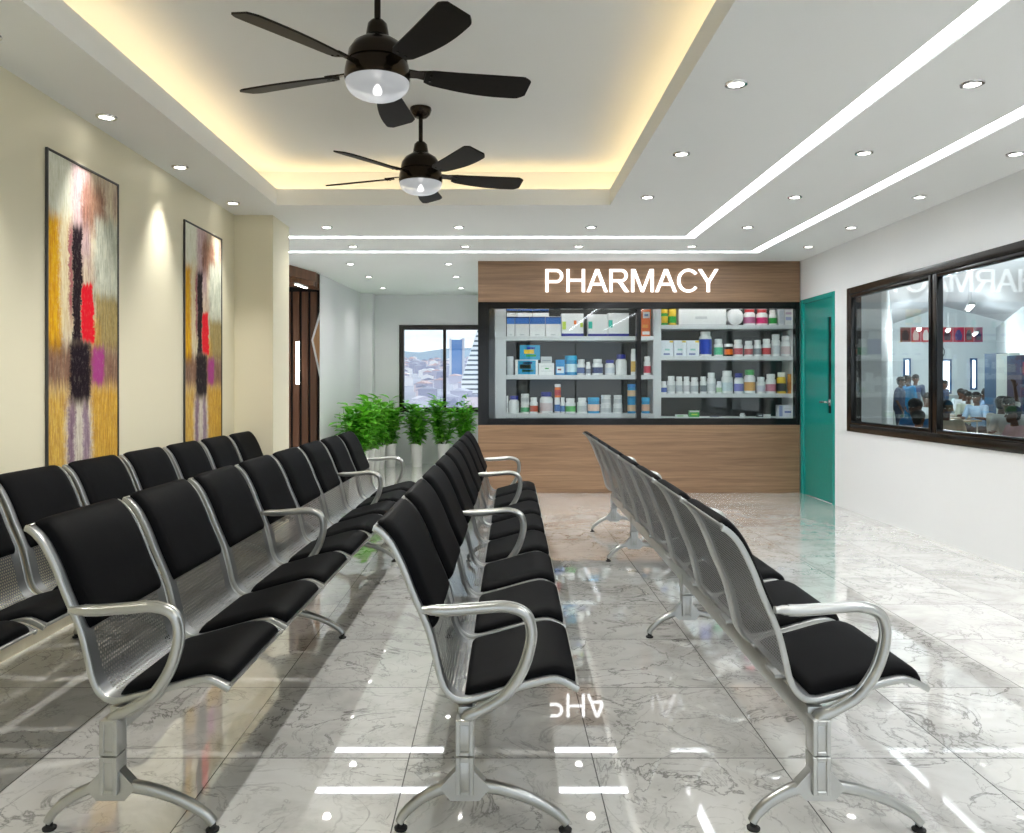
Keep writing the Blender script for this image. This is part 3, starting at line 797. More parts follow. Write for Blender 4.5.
# lettering
sg = empty('pharmacy_sign', (0, DP-0.02, 0), 0, 'white lit capital letters reading PHARMACY on the oak fascia', 'sign')
spans = [('P', 75, 161), ('H', 178, 267), ('A', 276, 378), ('R', 387, 482), ('M', 493, 602), ('A', 610, 714), ('C', 717, 819), ('Y', 819, 917)]
lz0, lz1 = PZ(255 + 181/4.876, DP), PZ(255 + 70/4.876, DP)
def letter_polys(ch, w):
    """strokes of one sans capital in a box of width w and height 1"""
    k, h = 0.128, 0.110
    def bar(x0, x1, y0, y1): return [(x0, y0), (x1, y0), (x1, y1), (x0, y1)]
    def diag(xa, ya, xb, yb, t): return [(xa, ya), (xa+t, ya), (xb+t, yb), (xb, yb)]
    def arc(cx, cy, rx, ry, tx, ty, a0, a1, n=20):
        o = []
        for i in range(n):
            p, q = R(a0 + (a1-a0)*i/n), R(a0 + (a1-a0)*(i+1)/n)
            o.append([(cx+(rx-tx)*math.cos(p), cy+(ry-ty)*math.sin(p)), (cx+rx*math.cos(p), cy+ry*math.sin(p)), (cx+rx*math.cos(q), cy+ry*math.sin(q)), (cx+(rx-tx)*math.cos(q), cy+(ry-ty)*math.sin(q))])
        return o
    if ch == 'H': return [bar(0, k, 0, 1), bar(w-k, w, 0, 1), bar(k, w-k, 0.46, 0.46+h)]
    if ch == 'P': return [bar(0, k, 0, 1), bar(k, w-0.30, 1-h, 1), bar(k, w-0.30, 0.40, 0.40+h)] + arc(w-0.30, 0.70, 0.30, 0.30, k, h, -90, 90)
    if ch == 'R': return [bar(0, k, 0, 1), bar(k, w-0.34, 1-h, 1), bar(k, w-0.34, 0.44, 0.44+h), diag(w-0.185, 0, w-0.50, 0.46, 0.185)] + arc(w-0.34, 0.72, 0.28, 0.28, k, h, -90, 90)
    if ch == 'A': return [diag(0, 0, w/2-0.078, 1, 0.138), diag(w-0.138, 0, w/2-0.060, 1, 0.138), bar(w*0.22, w*0.78, 0.29, 0.29+0.105)]
    if ch == 'M': return [bar(0, 0.122, 0, 1), bar(w-0.122, w, 0, 1), diag(w/2-0.062, 0, 0.05, 1, 0.124), diag(w/2-0.062, 0, w-0.174, 1, 0.124)]
    if ch == 'C': return arc(w*0.53, 0.5, w*0.53, 0.515, k, h, 38, 322, 40)
    return [bar(w/2-k/2, w/2+k/2, 0, 0.46), diag(w/2-k/2, 0.40, 0, 1, 0.150), diag(w/2+k/2-0.150, 0.40, w-0.150, 1, 0.150)]
for ch, a, b in spans:
    xa, xb = PX(530 + a/4.876, DP), PX(530 + b/4.876, DP); hl = lz1 - lz0
    bm = bmesh.new()
    for q, poly in enumerate(letter_polys(ch, (xb-xa)/hl)):
        prism(bm, [(xa + u*hl, lz0 + v*hl) for u, v in poly], 'y', 0.0002*(q % 3), 0.018)
    obj('letter', bm, M['sign'], sg, 0)

# ---- shelving behind the glass
DU = DP + 0.26
def ux(px): return PX(px, DU)
def uz(py): return PZ(py, DU)
ca = lambda zx: 475 + zx/5.953
cb_ = lambda zx: 635 + zx/5.953
cy = lambda zy: 290 + zy/5.953
DK = DU + 0.36
def unit(name, x0, x1, shelves, label, side_l=0.08, side_r=0.08):
    t = empty(name, (0, 0, 0), 0, label, 'shelving')
    bm = bmesh.new(); box(bm, x0, x0+side_l, DU, DK, 0.0, 2.35, 0.002, 1); obj('side_panel', bm, M['shelf'], t, 0)
    bm = bmesh.new(); box(bm, x1-side_r, x1, DU, DK, 0.0, 2.35, 0.002, 1); obj('side_panel', bm, M['shelf'], t, 0)
    bm = bmesh.new(); box(bm, x0, x1, DK, DK+0.02, 0.0, 2.35); obj('back_panel', bm, M['shelfback'], t, 0)
    for za, zb in shelves:
        bm = bmesh.new(); box(bm, x0+side_l, x1-side_r, DU+0.002, DK, za, zb, 0.002, 1); obj('shelf', bm, M['shelf'], t, 0)
ZS = {'A1': uz(336.2), 'A2': uz(375.0), 'A3': uz(413.6), 'B1': uz(325.0), 'B2': uz(356.2), 'B3': uz(393.6), 'B4': uz(417.2)}
unit('medicine_shelving', ux(495), ux(654.2), [(ZS[k]-0.05, ZS[k]) for k in ('A1', 'A2', 'A3')], 'white medicine shelving in the left part of the pharmacy window', ux(506)-ux(495), 0.012)
unit('medicine_shelving', ux(654.4), ux(794.5), [(ZS[k]-(0.046 if k != 'B4' else 0.015), ZS[k]) for k in ('B1', 'B2', 'B3', 'B4')], 'white medicine shelving in the right part of the pharmacy window', ux(661.2)-ux(654.4), 0.012)

W, NV, BL_, SK, RD, OR, GR, YE, TE, GY, BK, MG, LI = (232,233,232), (24,34,140), (20,60,170), (20,150,205), (190,30,40), (232,110,26), (40,160,60), (226,190,40), (30,180,160), (200,204,206), (24,24,26), (220,50,120), (190,214,70)
D0 = DU + 0.035
def item_box(x0, x1, z0, z1, deep, col, marks, label, name='medicine_box', d=D0, grp=None):
    t = empty(name, ((x0+x1)/2, d + deep/2, z0), 0, label, 'box', grp); w_, h = x1-x0, z1-z0
    bm = bmesh.new(); box(bm, -w_/2, w_/2, -deep/2, deep/2, 0.0005, h, 0.0015, 1); obj('carton', bm, pl(col), t, 0)
    for u0, u1, v0, v1, c in marks:                          # printed panels lie on the front, a hair proud of it
        bm = bmesh.new(); box(bm, -w_/2 + u0*w_, -w_/2 + u1*w_, -deep/2-0.0012, -deep/2-0.0002, h*v0+0.001, h*v1-0.001); obj('print', bm, pl(c), t, 0)
def item_bottle(x0, x1, z0, z1, body, cap, band, label, name='medicine_bottle', d=D0, capf=0.22, neck=0.72, v=(0.15, 0.62), grp=None):
    r = (x1-x0)/2; h = z1-z0; t = empty(name, ((x0+x1)/2, d + r + 0.004, z0), 0, label, 'bottle', grp)
    hc = h*(1-capf); sh = min(r*0.55, hc*0.2)
    bm = bmesh.new(); lathe(bm, [(0, 0.0005), (r*0.92, 0.0005), (r, 0.005), (r, hc-sh), (r*0.96, hc-sh*0.55), (r*neck, hc-0.002), (r*neck*0.95, hc+0.004), (0, hc+0.004)], 20); obj('bottle_body', bm, pl(body), t, 45)
    bm = bmesh.new(); rc = r*(neck+0.1); lathe(bm, [(rc, hc+0.001), (rc, h-0.004), (rc*0.93, h), (0, h), (0, hc+0.001)], 20); obj('cap', bm, pl(cap), t, 45)
    if band:
        bm = bmesh.new(); lathe(bm, [(r+0.0004, hc*v[0]), (r+0.0012, hc*v[0]), (r+0.0012, hc*v[1]), (r+0.0004, hc*v[1])], 20); obj('paper_label', bm, pl(band), t, 45)
def item_jar(x0, x1, z0, z1, body, cap, band, label, d=D0, grp=None):
    item_bottle(x0, x1, z0, z1, body, cap, band, label, 'medicine_jar', d, 0.24, 0.9, (0.2, 0.75), grp)
SC = D0
def Z(y): return PZ(cy(y), D0)
def XA(v): return PX(ca(v), DU - 0.005)
def XB(v): return PX(cb_(v), DU - 0.005)
def stackz(k, y): return ZS[k] if y is None else Z(y)
# left shelving --------------------------------------------------
band = [(0, 1, 0.62, 0.97, (48, 110, 190)), (0, 1, 0.92, 0.985, (20, 60, 140)), (0.35, 0.65, 0.05, 0.12, GY)]
lo = [(190, 236), (239, 324), (327, 418), (421, 513)]
names_ = ['at the left end of the top shelf', 'second from the left on the top shelf', 'third from the left on the top shelf', 'fourth from the left on the top shelf']
z1_ = Z(158)
for (a, b), nm in zip(lo, names_): item_box(XA(a), XA(b), ZS['A1'], z1_, 0.12, W, band, 'blue-topped white carton %s, lower tier' % nm, grp='blue-topped white cartons')
for (a, b), nm in zip([(190, 250), (253, 341), (345, 441)], ['at the left end', 'in the middle', 'at the right end']):
    item_box(XA(a), XA(b), z1_+0.0005, Z(98), 0.11, W, [(0, 1, 0.0, 0.6, (232, 234, 236)), (0, 1, 0.35, 0.97, (36, 96, 180))], 'blue-topped white carton %s of the upper tier' % nm, grp='blue-topped white cartons')
item_box(XA(517), XA(648), ZS['A1'], Z(140), 0.14, W, [(0, 1, 0, 0.13, NV), (0.04, 0.2, 0.3, 0.65, LI), (0.56, 0.68, 0.52, 0.7, OR), (0.85, 0.98, 0.4, 0.6, LI)], 'large white carton with lime patches, an orange dot and blue base')
item_box(XA(675), XA(793), ZS['A1'], Z(145), 0.13, W, [(0, 1, 0, 0.12, NV), (0.02, 0.22, 0.35, 0.68, TE)], 'white carton with teal square and blue base, the left one of two', grp='teal square cartons')
item_box(XA(795), XA(919), ZS['A1'], Z(137), 0.13, W, [(0, 1, 0, 0.12, NV), (0.02, 0.22, 0.37, 0.7, TE)], 'white carton with teal square and blue base, right one beside the black mullion', grp='teal square cartons')
item_jar(XA(189), XA(230), ZS['A2'], Z(395), GY, GY, None, 'pale grey tub at the left end of the middle shelf')
aq = [(0.12, 0.9, 0.04, 0.96, (30, 160, 205)), (0.2, 0.7, 0.4, 0.7, YE), (0.3, 0.8, 0.2, 0.36, GR), (0.35, 0.75, 0.72, 0.86, (30, 60, 160))]
item_box(XA(240), XA(376), ZS['A2'], Z(415), 0.12, W, aq, 'aqua and yellow box at the bottom of the two-box stack', grp='aqua boxes')
item_box(XA(268), XA(388), Z(415)+0.0005, Z(328), 0.11, (30, 160, 205), aq[1:], 'aqua and yellow box lying on top of another aqua box', grp='aqua boxes')
item_box(XA(380), XA(473), ZS['A2'], Z(435), 0.10, W, [(0.15, 0.85, 0.3, 0.36, GY), (0.4, 0.65, 0.5, 0.6, GR), (0.15, 0.85, 0.72, 0.78, GY)], 'low white carton with faint print beside the aqua boxes')
item_box(XA(395), XA(460), Z(435)+0.0005, Z(396), 0.06, GY, [(0.1, 0.9, 0.3, 0.45, (150, 160, 170))], 'small grey carton lying on the low white carton', d=D0+0.03)
item_box(XA(483), XA(536), ZS['A2'], Z(415), 0.08, (30, 140, 205), [(0.1, 0.9, 0.12, 0.55, (220, 232, 238)), (0.2, 0.6, 0.3, 0.42, RD)], 'narrow blue box with white panel beside the blue jar')
item_jar(XA(540), XA(613), ZS['A2'], Z(390), SK, (40, 180, 225), (200, 230, 238), 'large sky blue jar on the middle shelf')
item_bottle(XA(613), XA(662), ZS['A2'], Z(412), W, W, (70, 90, 140), 'white bottle with a dark print band right of the sky blue jar')
item_bottle(XA(664), XA(692), ZS['A2'], Z(428), W, W, (130, 136, 150), 'slim white bottle squeezed in the middle shelf between wider bottles')
item_bottle(XA(703), XA(768), ZS['A2'], Z(410), W, W, (40, 60, 110), 'broad white bottle with navy print in the middle shelf')
item_bottle(XA(780), XA(839), ZS['A2'], Z(415), W, NV, (206, 214, 222), 'short white bottle with a navy cap on the middle shelf')
item_bottle(XA(845), XA(913), ZS['A2'], Z(383), W, NV, None, 'tall plain white bottle with a navy cap on the middle shelf')
item_bottle(XA(934), XA(963), ZS['A2'], Z(350), W, W, (210, 170, 80), 'tall slim white bottle just left of the black mullion', capf=0.15)
item_box(XA(188), XA(198), ZS['A3'], Z(630), 0.08, W, [(0.1, 0.9, 0.3, 0.6, GY)], 'thin white carton at the left end of the lowest shelf')
item_bottle(XA(202), XA(263), ZS['A3'], Z(630), W, NV, None, 'squat white bottle with navy cap at the left of the lowest shelf'); 
item_jar(XA(273), XA(326), ZS['A3'], Z(672), W, W, (90, 170, 120), 'white tub with a green band, lower one of a stack of two', grp='stacked white tubs')
item_jar(XA(275), XA(324), Z(672)+0.0005, Z(618), W, W, GY, 'white tub standing on the tub with a green band', grp='stacked white tubs')
item_bottle(XA(328), XA(376), ZS['A3'], Z(640), W, W, (206, 90, 60), 'white bottle with a red-brown band on the lowest shelf')
item_bottle(XA(388), XA(467), ZS['A3'], Z(607), W, NV, (216, 200, 200), 'largest white bottle with navy cap on the lowest left shelf')
item_bottle(XA(476), XA(508), ZS['A3'], Z(640), W, W, (60, 110, 180), 'white bottle with blue label under the red and orange tube', capf=0.1, neck=0.9)
item_jar(XA(477), XA(514), Z(640)+0.0005, Z(560), OR, W, (190, 40, 50), 'red and orange tube standing on a small white bottle')
item_bottle(XA(511), XA(538), ZS['A3'], Z(640), W, W, (80, 130, 190), 'slim white bottle with pale blue label beside the orange tube')
item_bottle(XA(541), XA(604), ZS['A3'], Z(645), W, W, (90, 180, 90), 'short white bottle with a green band on the lowest shelf')
item_bottle(XA(612), XA(674), ZS['A3'], Z(642), W, W, GY, 'short white bottle with grey band left of the blue jar')
item_jar(XA(677), XA(748), ZS['A3'], Z(640), SK, (40, 170, 220), (230, 200, 180), 'wide sky blue jar on the lowest shelf')
item_jar(XA(753), XA(818), ZS['A3'], Z(680), W, W, GY, 'plain white tub right of the wide blue jar, lower of two', grp='stacked white tubs')
item_jar(XA(757), XA(815), Z(680)+0.0005, Z(625), W, W, GY, 'plain white tub right of the wide blue jar, upper of two', grp='stacked white tubs')
item_jar(XA(829), XA(886), ZS['A3'], Z(680), W, W, GY, 'plain white tub next to the blue stacked bottles, lower of two', grp='stacked white tubs')
item_jar(XA(832), XA(882), Z(680)+0.0005, Z(626), W, W, GY, 'plain white tub next to the blue stacked bottles, upper of two', grp='stacked white tubs')
item_jar(XA(915), XA(963), ZS['A3'], Z(646), SK, SK, (225, 190, 150), 'sky blue bottle by the mullion, lower of a stack of two', grp='sky blue bottles')
item_jar(XA(915), XA(963), Z(646)+0.0005, Z(560), SK, (30, 130, 200), (225, 190, 150), 'sky blue bottle by the mullion, upper of a stack of two', grp='sky blue bottles')
item_box(XB(42), XB(96), ZS['A1'], Z(176), 0.08, OR, [(0.1, 0.9, 0.1, 0.3, W), (0.1, 0.7, 0.5, 0.7, (240, 160, 60))], 'orange box right of the mullion, lower of two', grp='orange boxes')
item_box(XB(42), XB(100), Z(176)+0.0005, Z(100), 0.08, OR, [(0.15, 0.85, 0.1, 0.6, W), (0.3, 0.7, 0.25, 0.45, (110, 150, 200))], 'orange box with white disc right of the mullion, upper of two', grp='orange boxes')
item_bottle(XB(60), XB(102), ZS['A2'], Z(395), W, W, (196, 60, 80), 'white bottle with a red band just right of the mullion')
item_jar(XB(48), XB(98), ZS['A3'], Z(640), SK, (40, 170, 220), (225, 180, 150), 'single sky blue bottle just right of the mullion on the lowest shelf')
# right shelving -------------------------------------------------
item_jar(XB(162), XB(204), ZS['B1'], Z(115), GR, YE, YE, 'green and yellow jar at the left end of the top right shelf')
item_jar(XB(208), XB(256), ZS['B1'], Z(115), YE, YE, GR, 'yellow jar with green band beside the long white carton')
item_box(XB(265), XB(548), ZS['B1'], Z(105), 0.16, W, [(0.35, 0.6, 0.35, 0.5, GY), (0.01, 0.99, 0.02, 0.06, GY)], 'long plain white carton on the top right shelf')
t = empty('pill_tub', (XB(604), D0+0.06, ZS['B1']), 0, 'fat white tub lying with its round lid towards the glass', 'tub')
r_ = (XB(655)-XB(556))/2
bm = bmesh.new(); lathe(bm, [(0, -0.05), (r_*0.9, -0.05), (r_, -0.035), (r_, 0.08), (r_*0.95, 0.09), (0, 0.09)], 28)
bmesh.ops.rotate(bm, verts=bm.verts[:], cent=(0, 0, 0), matrix=Matrix.Rotation(R(90), 3, 'X')); bmesh.ops.translate(bm, verts=bm.verts[:], vec=(0, 0.03, r_+0.001)); obj('tub_body', bm, pl(W), t, 40)
bm = bmesh.new(); lathe(bm, [(0, 0.091), (r_*0.78, 0.091), (r_*0.78, 0.108), (r_*0.7, 0.112), (0, 0.112)], 28)
bmesh.ops.rotate(bm, verts=bm.verts[:], cent=(0, 0, 0), matrix=Matrix.Rotation(R(90), 3, 'X')); bmesh.ops.translate(bm, verts=bm.verts[:], vec=(0.01, 0.045, r_+0.004)); obj('lid', bm, pl((238, 238, 238)), t, 40)
item_bottle(XB(664), XB(733), ZS['B1'], Z(108), W, RD, (200, 120, 160), 'white bottle with red cap and pink print on the top right shelf')
item_bottle(XB(740), XB(806), ZS['B1'], Z(112), W, RD, MG, 'white bottle with red cap and magenta band on the top right shelf')
item_bottle(XB(813), XB(860), ZS['B1'], Z(118), W, W, GR, 'white bottle with bright green band on the top right shelf')
item_box(XB(864), XB(897), ZS['B1'], Z(112), 0.09, (214, 218, 222), [(0.1, 0.9, 0.1, 0.9, (190, 196, 206))], 'pale grey patterned carton right of the green-banded bottle')
item_box(XB(900), XB(943), ZS['B1'], Z(112), 0.09, W, [(0.1, 0.9, 0.3, 0.5, (170, 180, 220)), (0.1, 0.9, 0.65, 0.8, (200, 180, 200))], 'white carton with lilac print at the right end of the top shelf')
for (a, b), nm in zip([(160, 233), (236, 309), (311, 388)], ['left', 'middle', 'right']):
    item_box(XB(a), XB(b), ZS['B2'], Z(300), 0.10, (222, 226, 232), [(0.68, 0.98, 0.86, 0.98, YE), (0.3, 0.7, 0.36, 0.48, (150, 200, 190)), (0.2, 0.7, 0.08, 0.2, (110, 120, 170))], 'pale carton with yellow corner, %s one of three' % nm, grp='yellow-cornered cartons')
item_bottle(XB(397), XB(470), ZS['B2'], Z(245), W, W, BL_, 'tall white bottle with big royal blue label', capf=0.14, v=(0.1, 0.8))
item_bottle(XB(483), XB(537), ZS['B2'], Z(290), W, W, (60, 180, 130), 'white bottle with green label beside the tall blue-labelled bottle', v=(0.12, 0.66))
item_jar(XB(545), XB(596), ZS['B2'], Z(320), BK, W, OR, 'small black tub with white lid and orange band')
for (a, b, y_, c, nm) in [(601, 655, 295, (186, 70, 80), 'white bottle with a dull red band right of the small black tub'), (666, 716, 302, (170, 60, 60), 'white bottle with a thin dark red band, fourth from the right end'),
                         (722, 768, 297, (120, 126, 130), 'white bottle with a grey band, fifth from the right shelf end'), (772, 824, 290, (196, 60, 66), 'white bottle with a bright red label near the right end'),
                         (827, 881, 262, (200, 206, 210), 'tall white bottle with pale band, second from the right end'), (886, 943, 272, (206, 190, 190), 'tall white bottle at the right end of the second right shelf')]:
    item_bottle(XB(a), XB(b), ZS['B2'], Z(y_), W, W, c, nm)
for (a, b, y_, c, cp, nm) in [(160, 198, 543, (60, 90, 170), W, 'small white bottle with blue label at the left end of the third right shelf'), (201, 249, 512, GY, W, 'white bottle with grey band, second from the left on the third right shelf'),
        (252, 294, 515, (190, 196, 204), W, 'white bottle with grey band, third from the left on the third right shelf'), (296, 337, 515, (196, 196, 200), W, 'white bottle with grey band, fourth from the left on the third right shelf'),
        (341, 388, 520, (180, 186, 192), W, 'white bottle with grey band, fifth from the left on the third right shelf'), (397, 438, 515, (120, 126, 134), W, 'slim white bottle with dark grey band on the third right shelf'),
        (441, 492, 492, (206, 210, 212), W, 'taller white bottle left of the small green-marked one'), (495, 527, 543, (180, 210, 170), W, 'small white bottle with pale green mark on the third right shelf'),
        (530, 598, 480, (206, 220, 226), W, 'big broad white bottle in the middle of the third right shelf'), (605, 661, 495, (120, 120, 190), NV, 'white bottle with navy cap and violet label on the third right shelf'),
        (666, 732, 475, (206, 150, 60), GR, 'white bottle with bright green cap and orange label'), (739, 791, 518, (206, 206, 220), W, 'white bottle with blue foot right of the green-capped bottle'),
        (796, 856, 500, (200, 120, 140), W, 'white bottle with pink band left of the yellow and black bottle'), (862, 915, 490, BK, (236, 236, 220), 'yellow bottle with black label and white cap')]:
    item_bottle(XB(max(a, 162)), XB(b), ZS['B3'], Z(y_), YE if 'yellow bottle' in nm else W, cp, c, nm)
item_jar(XB(920), XB(943), ZS['B3'], Z(500), (214, 140, 40), (214, 150, 40), (180, 110, 30), 'narrow amber tube at the right end of the third right shelf')
item_box(XB(250), XB(320), ZS['B4'], Z(742), 0.07, (222, 232, 220), [(0.1, 0.6, 0.2, 0.8, (150, 200, 140))], 'low pale green packet on the bottom right shelf')
item_box(XB(330), XB(388), ZS['B4'], Z(717), 0.07, GR, [(0.0, 1, 0.72, 0.98, W), (0.2, 0.8, 0.3, 0.5, LI)], 'green box with white top edge on the bottom right shelf')
item_box(XB(455), XB(505), ZS['B4'], Z(749), 0.05, (70, 76, 96), [(0.1, 0.9, 0.3, 0.7, (130, 140, 160))], 'flat dark blue-grey packet on the bottom right shelf')
item_bottle(XB(636), XB(668), ZS['B4'], Z(734), W, W, None, 'tiny white bottle standing alone on the bottom right shelf')
item_box(XB(735), XB(771), ZS['B4'], Z(737), 0.05, (84, 88, 92), [(0.2, 0.8, 0.3, 0.7, GY)], 'small dark grey packet on the bottom right shelf')
item_box(XB(776), XB(815), ZS['B4'], Z(741), 0.05, W, [(0.1, 0.9, 0.2, 0.5, GY)], 'small low white packet beside the dark grey packet')
item_box(XB(862), XB(941), ZS['B4'], Z(685), 0.10, (224, 226, 234), [(0.05, 0.3, 0.05, 0.95, (150, 160, 200)), (0.45, 0.95, 0.35, 0.5, (90, 110, 180)), (0.4, 0.9, 0.7, 0.75, GY)], 'white carton with blue print at the right end of the bottom shelf')
# unseen strip lamps added behind the header to brighten the goods
for x0_, x1_ in ((0.0, 1.5), (1.85, 3.3)):
    t = empty('shelf_fill_lamp', ((x0_+x1_)/2, DP+0.17, 2.30), 0, 'added unseen strip lamp behind the black header above the %s shelving' % ('left' if x0_ < 1 else 'right'), 'lamp', 'added strip lamps behind the header')
    h = (x1_-x0_)/2
    bm = bmesh.new(); box(bm, -h, h, -0.02, 0.02, 0.0, 0.02, 0.003); obj('housing', bm, M['shelf'], t, 0)
    bm = bmesh.new(); box(bm, -h+0.01, h-0.01, -0.016, 0.016, -0.006, -0.0005); obj('diffuser', bm, M['shelffill'], t, 0)

# ------------------------------------------------------------------ potted plants
def plant_parts(seed):
    rnd = random.Random(seed)
    t = empty('potted_plant')
    bm = bmesh.new(); lathe(bm, [(0.0, 0.0), (0.074, 0.0), (0.078, 0.006), (0.098, 0.345), (0.101, 0.35), (0.094, 0.35), (0.091, 0.31), (0.0, 0.31)], 28); obj('pot', bm, M['pot'], t, 40)
    bm = bmesh.new(); lathe(bm, [(0.0, 0.322), (0.091, 0.318), (0.091, 0.311), (0.0, 0.311)], 20); obj('soil', bm, M['soil'], t)
    st = bmesh.new(); lf = bmesh.new()
    def leaf(p, dr, ln, up):
        dr = dr.normalized(); s = dr.cross(up).normalized(); nn = s.cross(dr).normalized(); rows_ = []
        for q, wf in ((0, 0.04), (0.25, 0.75), (0.5, 1.0), (0.75, 0.72), (1.0, 0.03)):
            c = p + dr*ln*q - nn*(0.25*ln*q*q); w_ = ln*0.27*wf
            rows_.append([lf.verts.new(c + s*w_*k + nn*(abs(k)*w_*0.35)) for k in (-1, 0, 1)])
        for a, b in zip(rows_, rows_[1:]):
            for j in (0, 1): lf.faces.new((a[j], a[j+1], b[j+1], b[j]))
    for i in range(15):
        a = rnd.uniform(0, 2*PI); lean = rnd.uniform(0.02, 0.20); h = rnd.uniform(0.45, 0.72)
        b = Vector((0.05*math.cos(a)*rnd.random(), 0.05*math.sin(a)*rnd.random(), 0.318))
        tip = b + Vector((lean*math.cos(a), lean*math.sin(a), h))
        mid = (b + tip)/2 + Vector((0.03*math.cos(a), 0.03*math.sin(a), 0))
        pts = crom([b, mid, tip], 6); sweep(st, pts, 0.007, 0.007, 5, Vector((0, 1, 0.01)), 1.0, lambda q: 1 - 0.7*q)
        for k in range(24):
            q = 0.14 + 0.86*k/23; p = pts[min(int(q*(len(pts)-1)), len(pts)-1)]
            aa = a + k*2.4 + rnd.uniform(-.4, .4); el = rnd.uniform(-0.05, 0.75)
            dr = Vector((math.cos(aa)*math.cos(el), math.sin(aa)*math.cos(el), math.sin(el)))
            leaf(p, dr, rnd.uniform(0.10, 0.165)*(0.85+0.35*q), Vector((0, 0, 1)) + 0.2*Vector((rnd.random()-.5, rnd.random()-.5, 0)))
        if i % 5 == 0: sweep(st, [tip, tip + Vector((0.004, 0.0, 0.09))], 0.004, 0.004, 5, Vector((0, 1, 0.01)), 1.0)
    obj('stems', st, M['stem'], t, 0); obj('foliage', lf, M['leaf'], t, 80)
    freeze(t); return t
protos = [plant_parts(s) for s in (3, 8, 21)]; used = [False]*3
def put_plant(i, x, y, rz, label, grp, w=1.0):
    p = protos[i % 3]
    o = p if not used[i % 3] else copy_tree(p); used[i % 3] = True
    o.location = (x, y, 0); o.rotation_euler = (0, 0, rz); o.scale = (w, w, 1); tag(o, label, 'potted plant', grp)
for i, (px, lab) in enumerate([(390.3, 'bushy green plant in white pot left of the back window, in the corner'), (416.9, 'bushy green plant in white pot under the left pane of the back window'),
                               (443.8, 'bushy green plant in white pot below the mullion of the back window'), (464.5, 'bushy green plant in white pot beside the oak pharmacy wall')]):
    put_plant(i, PX(px, 12.05), 12.05, i*1.3, lab, 'plants under the back window', 0.78 if i == 3 else 1.0)
wallx = lambda y: -2.325 + 0.145*(y-10.14)/2.11
for i, (y, nm) in enumerate(zip((10.35, 10.72, 11.08, 11.43, 11.78), ('nearest the dark slatted entrance', 'second from the slatted entrance', 'middle of the row', 'fourth from the slatted entrance', 'next to the corner pier'))):
    put_plant(i+1, wallx(y)+0.40, y, 2 + i*1.9, 'bushy plant in white pot along far left wall, %s' % nm, 'plants along the far left wall')

# ------------------------------------------------------------------ dining hall beyond the right window
HD = 27.0
HZ = -0.25
hx0, hx1 = PX(893, HD), PX(996, HD)
ux_, uy_ = 0.475, 0.88
M['hallwall'] = wall_paint('hall wall paint', (226, 234, 236)); M['hallfloor'] = plain('hall tiles', (150, 138, 118), 0.3, var=0.1, scale=3)
M['halldado'] = plain('hall dado paint', (176, 184, 182), 0.5)
M['daylight'] = emit('bright daylight pane', (226, 240, 255), 3.2)
M['bluetrim'] = plain('blue painted timber', (58, 96, 140), 0.5)
M['hallceil'] = plain('hall ceiling boards', (188, 190, 194), 0.5)
bm = bmesh.new(); prism(bm, [(XR+T, 1.0), (16, 1.0), (18.5, HD+0.2), (11, HD+0.2), (XR+T, 9.0)], 'z', HZ-0.1, HZ); struct('floor_hall', bm, M['hallfloor'], 0)
bm = bmesh.new()
# end wall with gable, parallel to the pharmacy front
prism(bm, [(hx0-0.5, HZ), (hx1+1.2, HZ), (hx1+1.2, 3.25), ((hx0+hx1)/2, 4.0), (hx0-0.5, 3.25)], 'y', HD, HD+0.15)
struct('wall_hall_end', bm, M['hallwall'], 0)
lw0 = Vector((PX(881, 9.3), 9.3)); lw1 = Vector((hx0, HD))
bm = bmesh.new(); prism(bm, [(lw0.x, lw0.y), (lw1.x, lw1.y), (lw1.x-0.15, lw1.y), (lw0.x-0.15, lw0.y)], 'z', HZ, 3.22); struct('wall_hall_left', bm, M['hallwall'], 0)
rw0 = Vector((hx1, HD)); rw1 = Vector((hx1 - 22*ux_/uy_, HD - 22))
bm = bmesh.new(); prism(bm, [(rw0.x, rw0.y), (rw1.x, rw1.y), (rw1.x+0.15, rw1.y), (rw0.x+0.15, rw0.y)], 'z', HZ, 3.22); struct('wall_hall_right', bm, M['hallwall'], 0)
bm = bmesh.new(); box(bm, PX(858, 9.12), PX(881.5, 9.12), 9.12, 9.26, HZ, 3.0); struct('wall_hall_pilaster', bm, M['white'], 0)
bm = bmesh.new(); cx = (hx0+hx1)/2
def slope(bm, xa, za, xb, zb):
    sx = 21*ux_/uy_
    quad(bm, (xa, HD, za), (xb, HD, zb), (xb-sx, HD-21, zb), (xa-sx, HD-21, za)); quad(bm, (xa, HD, za+0.05), (xb, HD, zb+0.05), (xb-sx, HD-21, zb+0.05), (xa-sx, HD-21, za+0.05))
slope(bm, hx0-0.5, 3.2, cx, 3.95); slope(bm, cx, 3.95, hx1+1.2, 3.2)
struct('ceiling_hall', bm, M['hallceil'], 0)
bm = bmesh.new(); box(bm, hx0, hx1, HD-0.02, HD-0.001, HZ, 0.85, 0.003); box(bm, hx0, hx1, HD-0.03, HD-0.001, 0.85, 0.9); struct('trim_1', bm, M['halldado'], 0)
def hall_opening(n, pa, pb, ya, yb):
    w = empty('window_%d' % n, kind='structure'); d = HD - 0.06
    x0, x1, z1, z0 = PX(pa, d), PX(pb, d), PZ(ya, d), PZ(yb, d)
    bm = bmesh.new(); frame_y(bm, d-0.03, d+0.028, x0-0.06, x1+0.06, z0-0.06, z1+0.06, 0.06); obj('window_frame', bm, M['bluetrim'], w, 0)
    bm = bmesh.new(); box(bm, x0, x1, d+0.0, d+0.01, z0, z1); obj('pane', bm, M['daylight'], w, 0)
hall_opening(5, 905.2, 908.8, 360, 392); hall_opening(6, 938.5, 949.5, 361, 392); hall_opening(7, 972, 975.2, 360, 388)
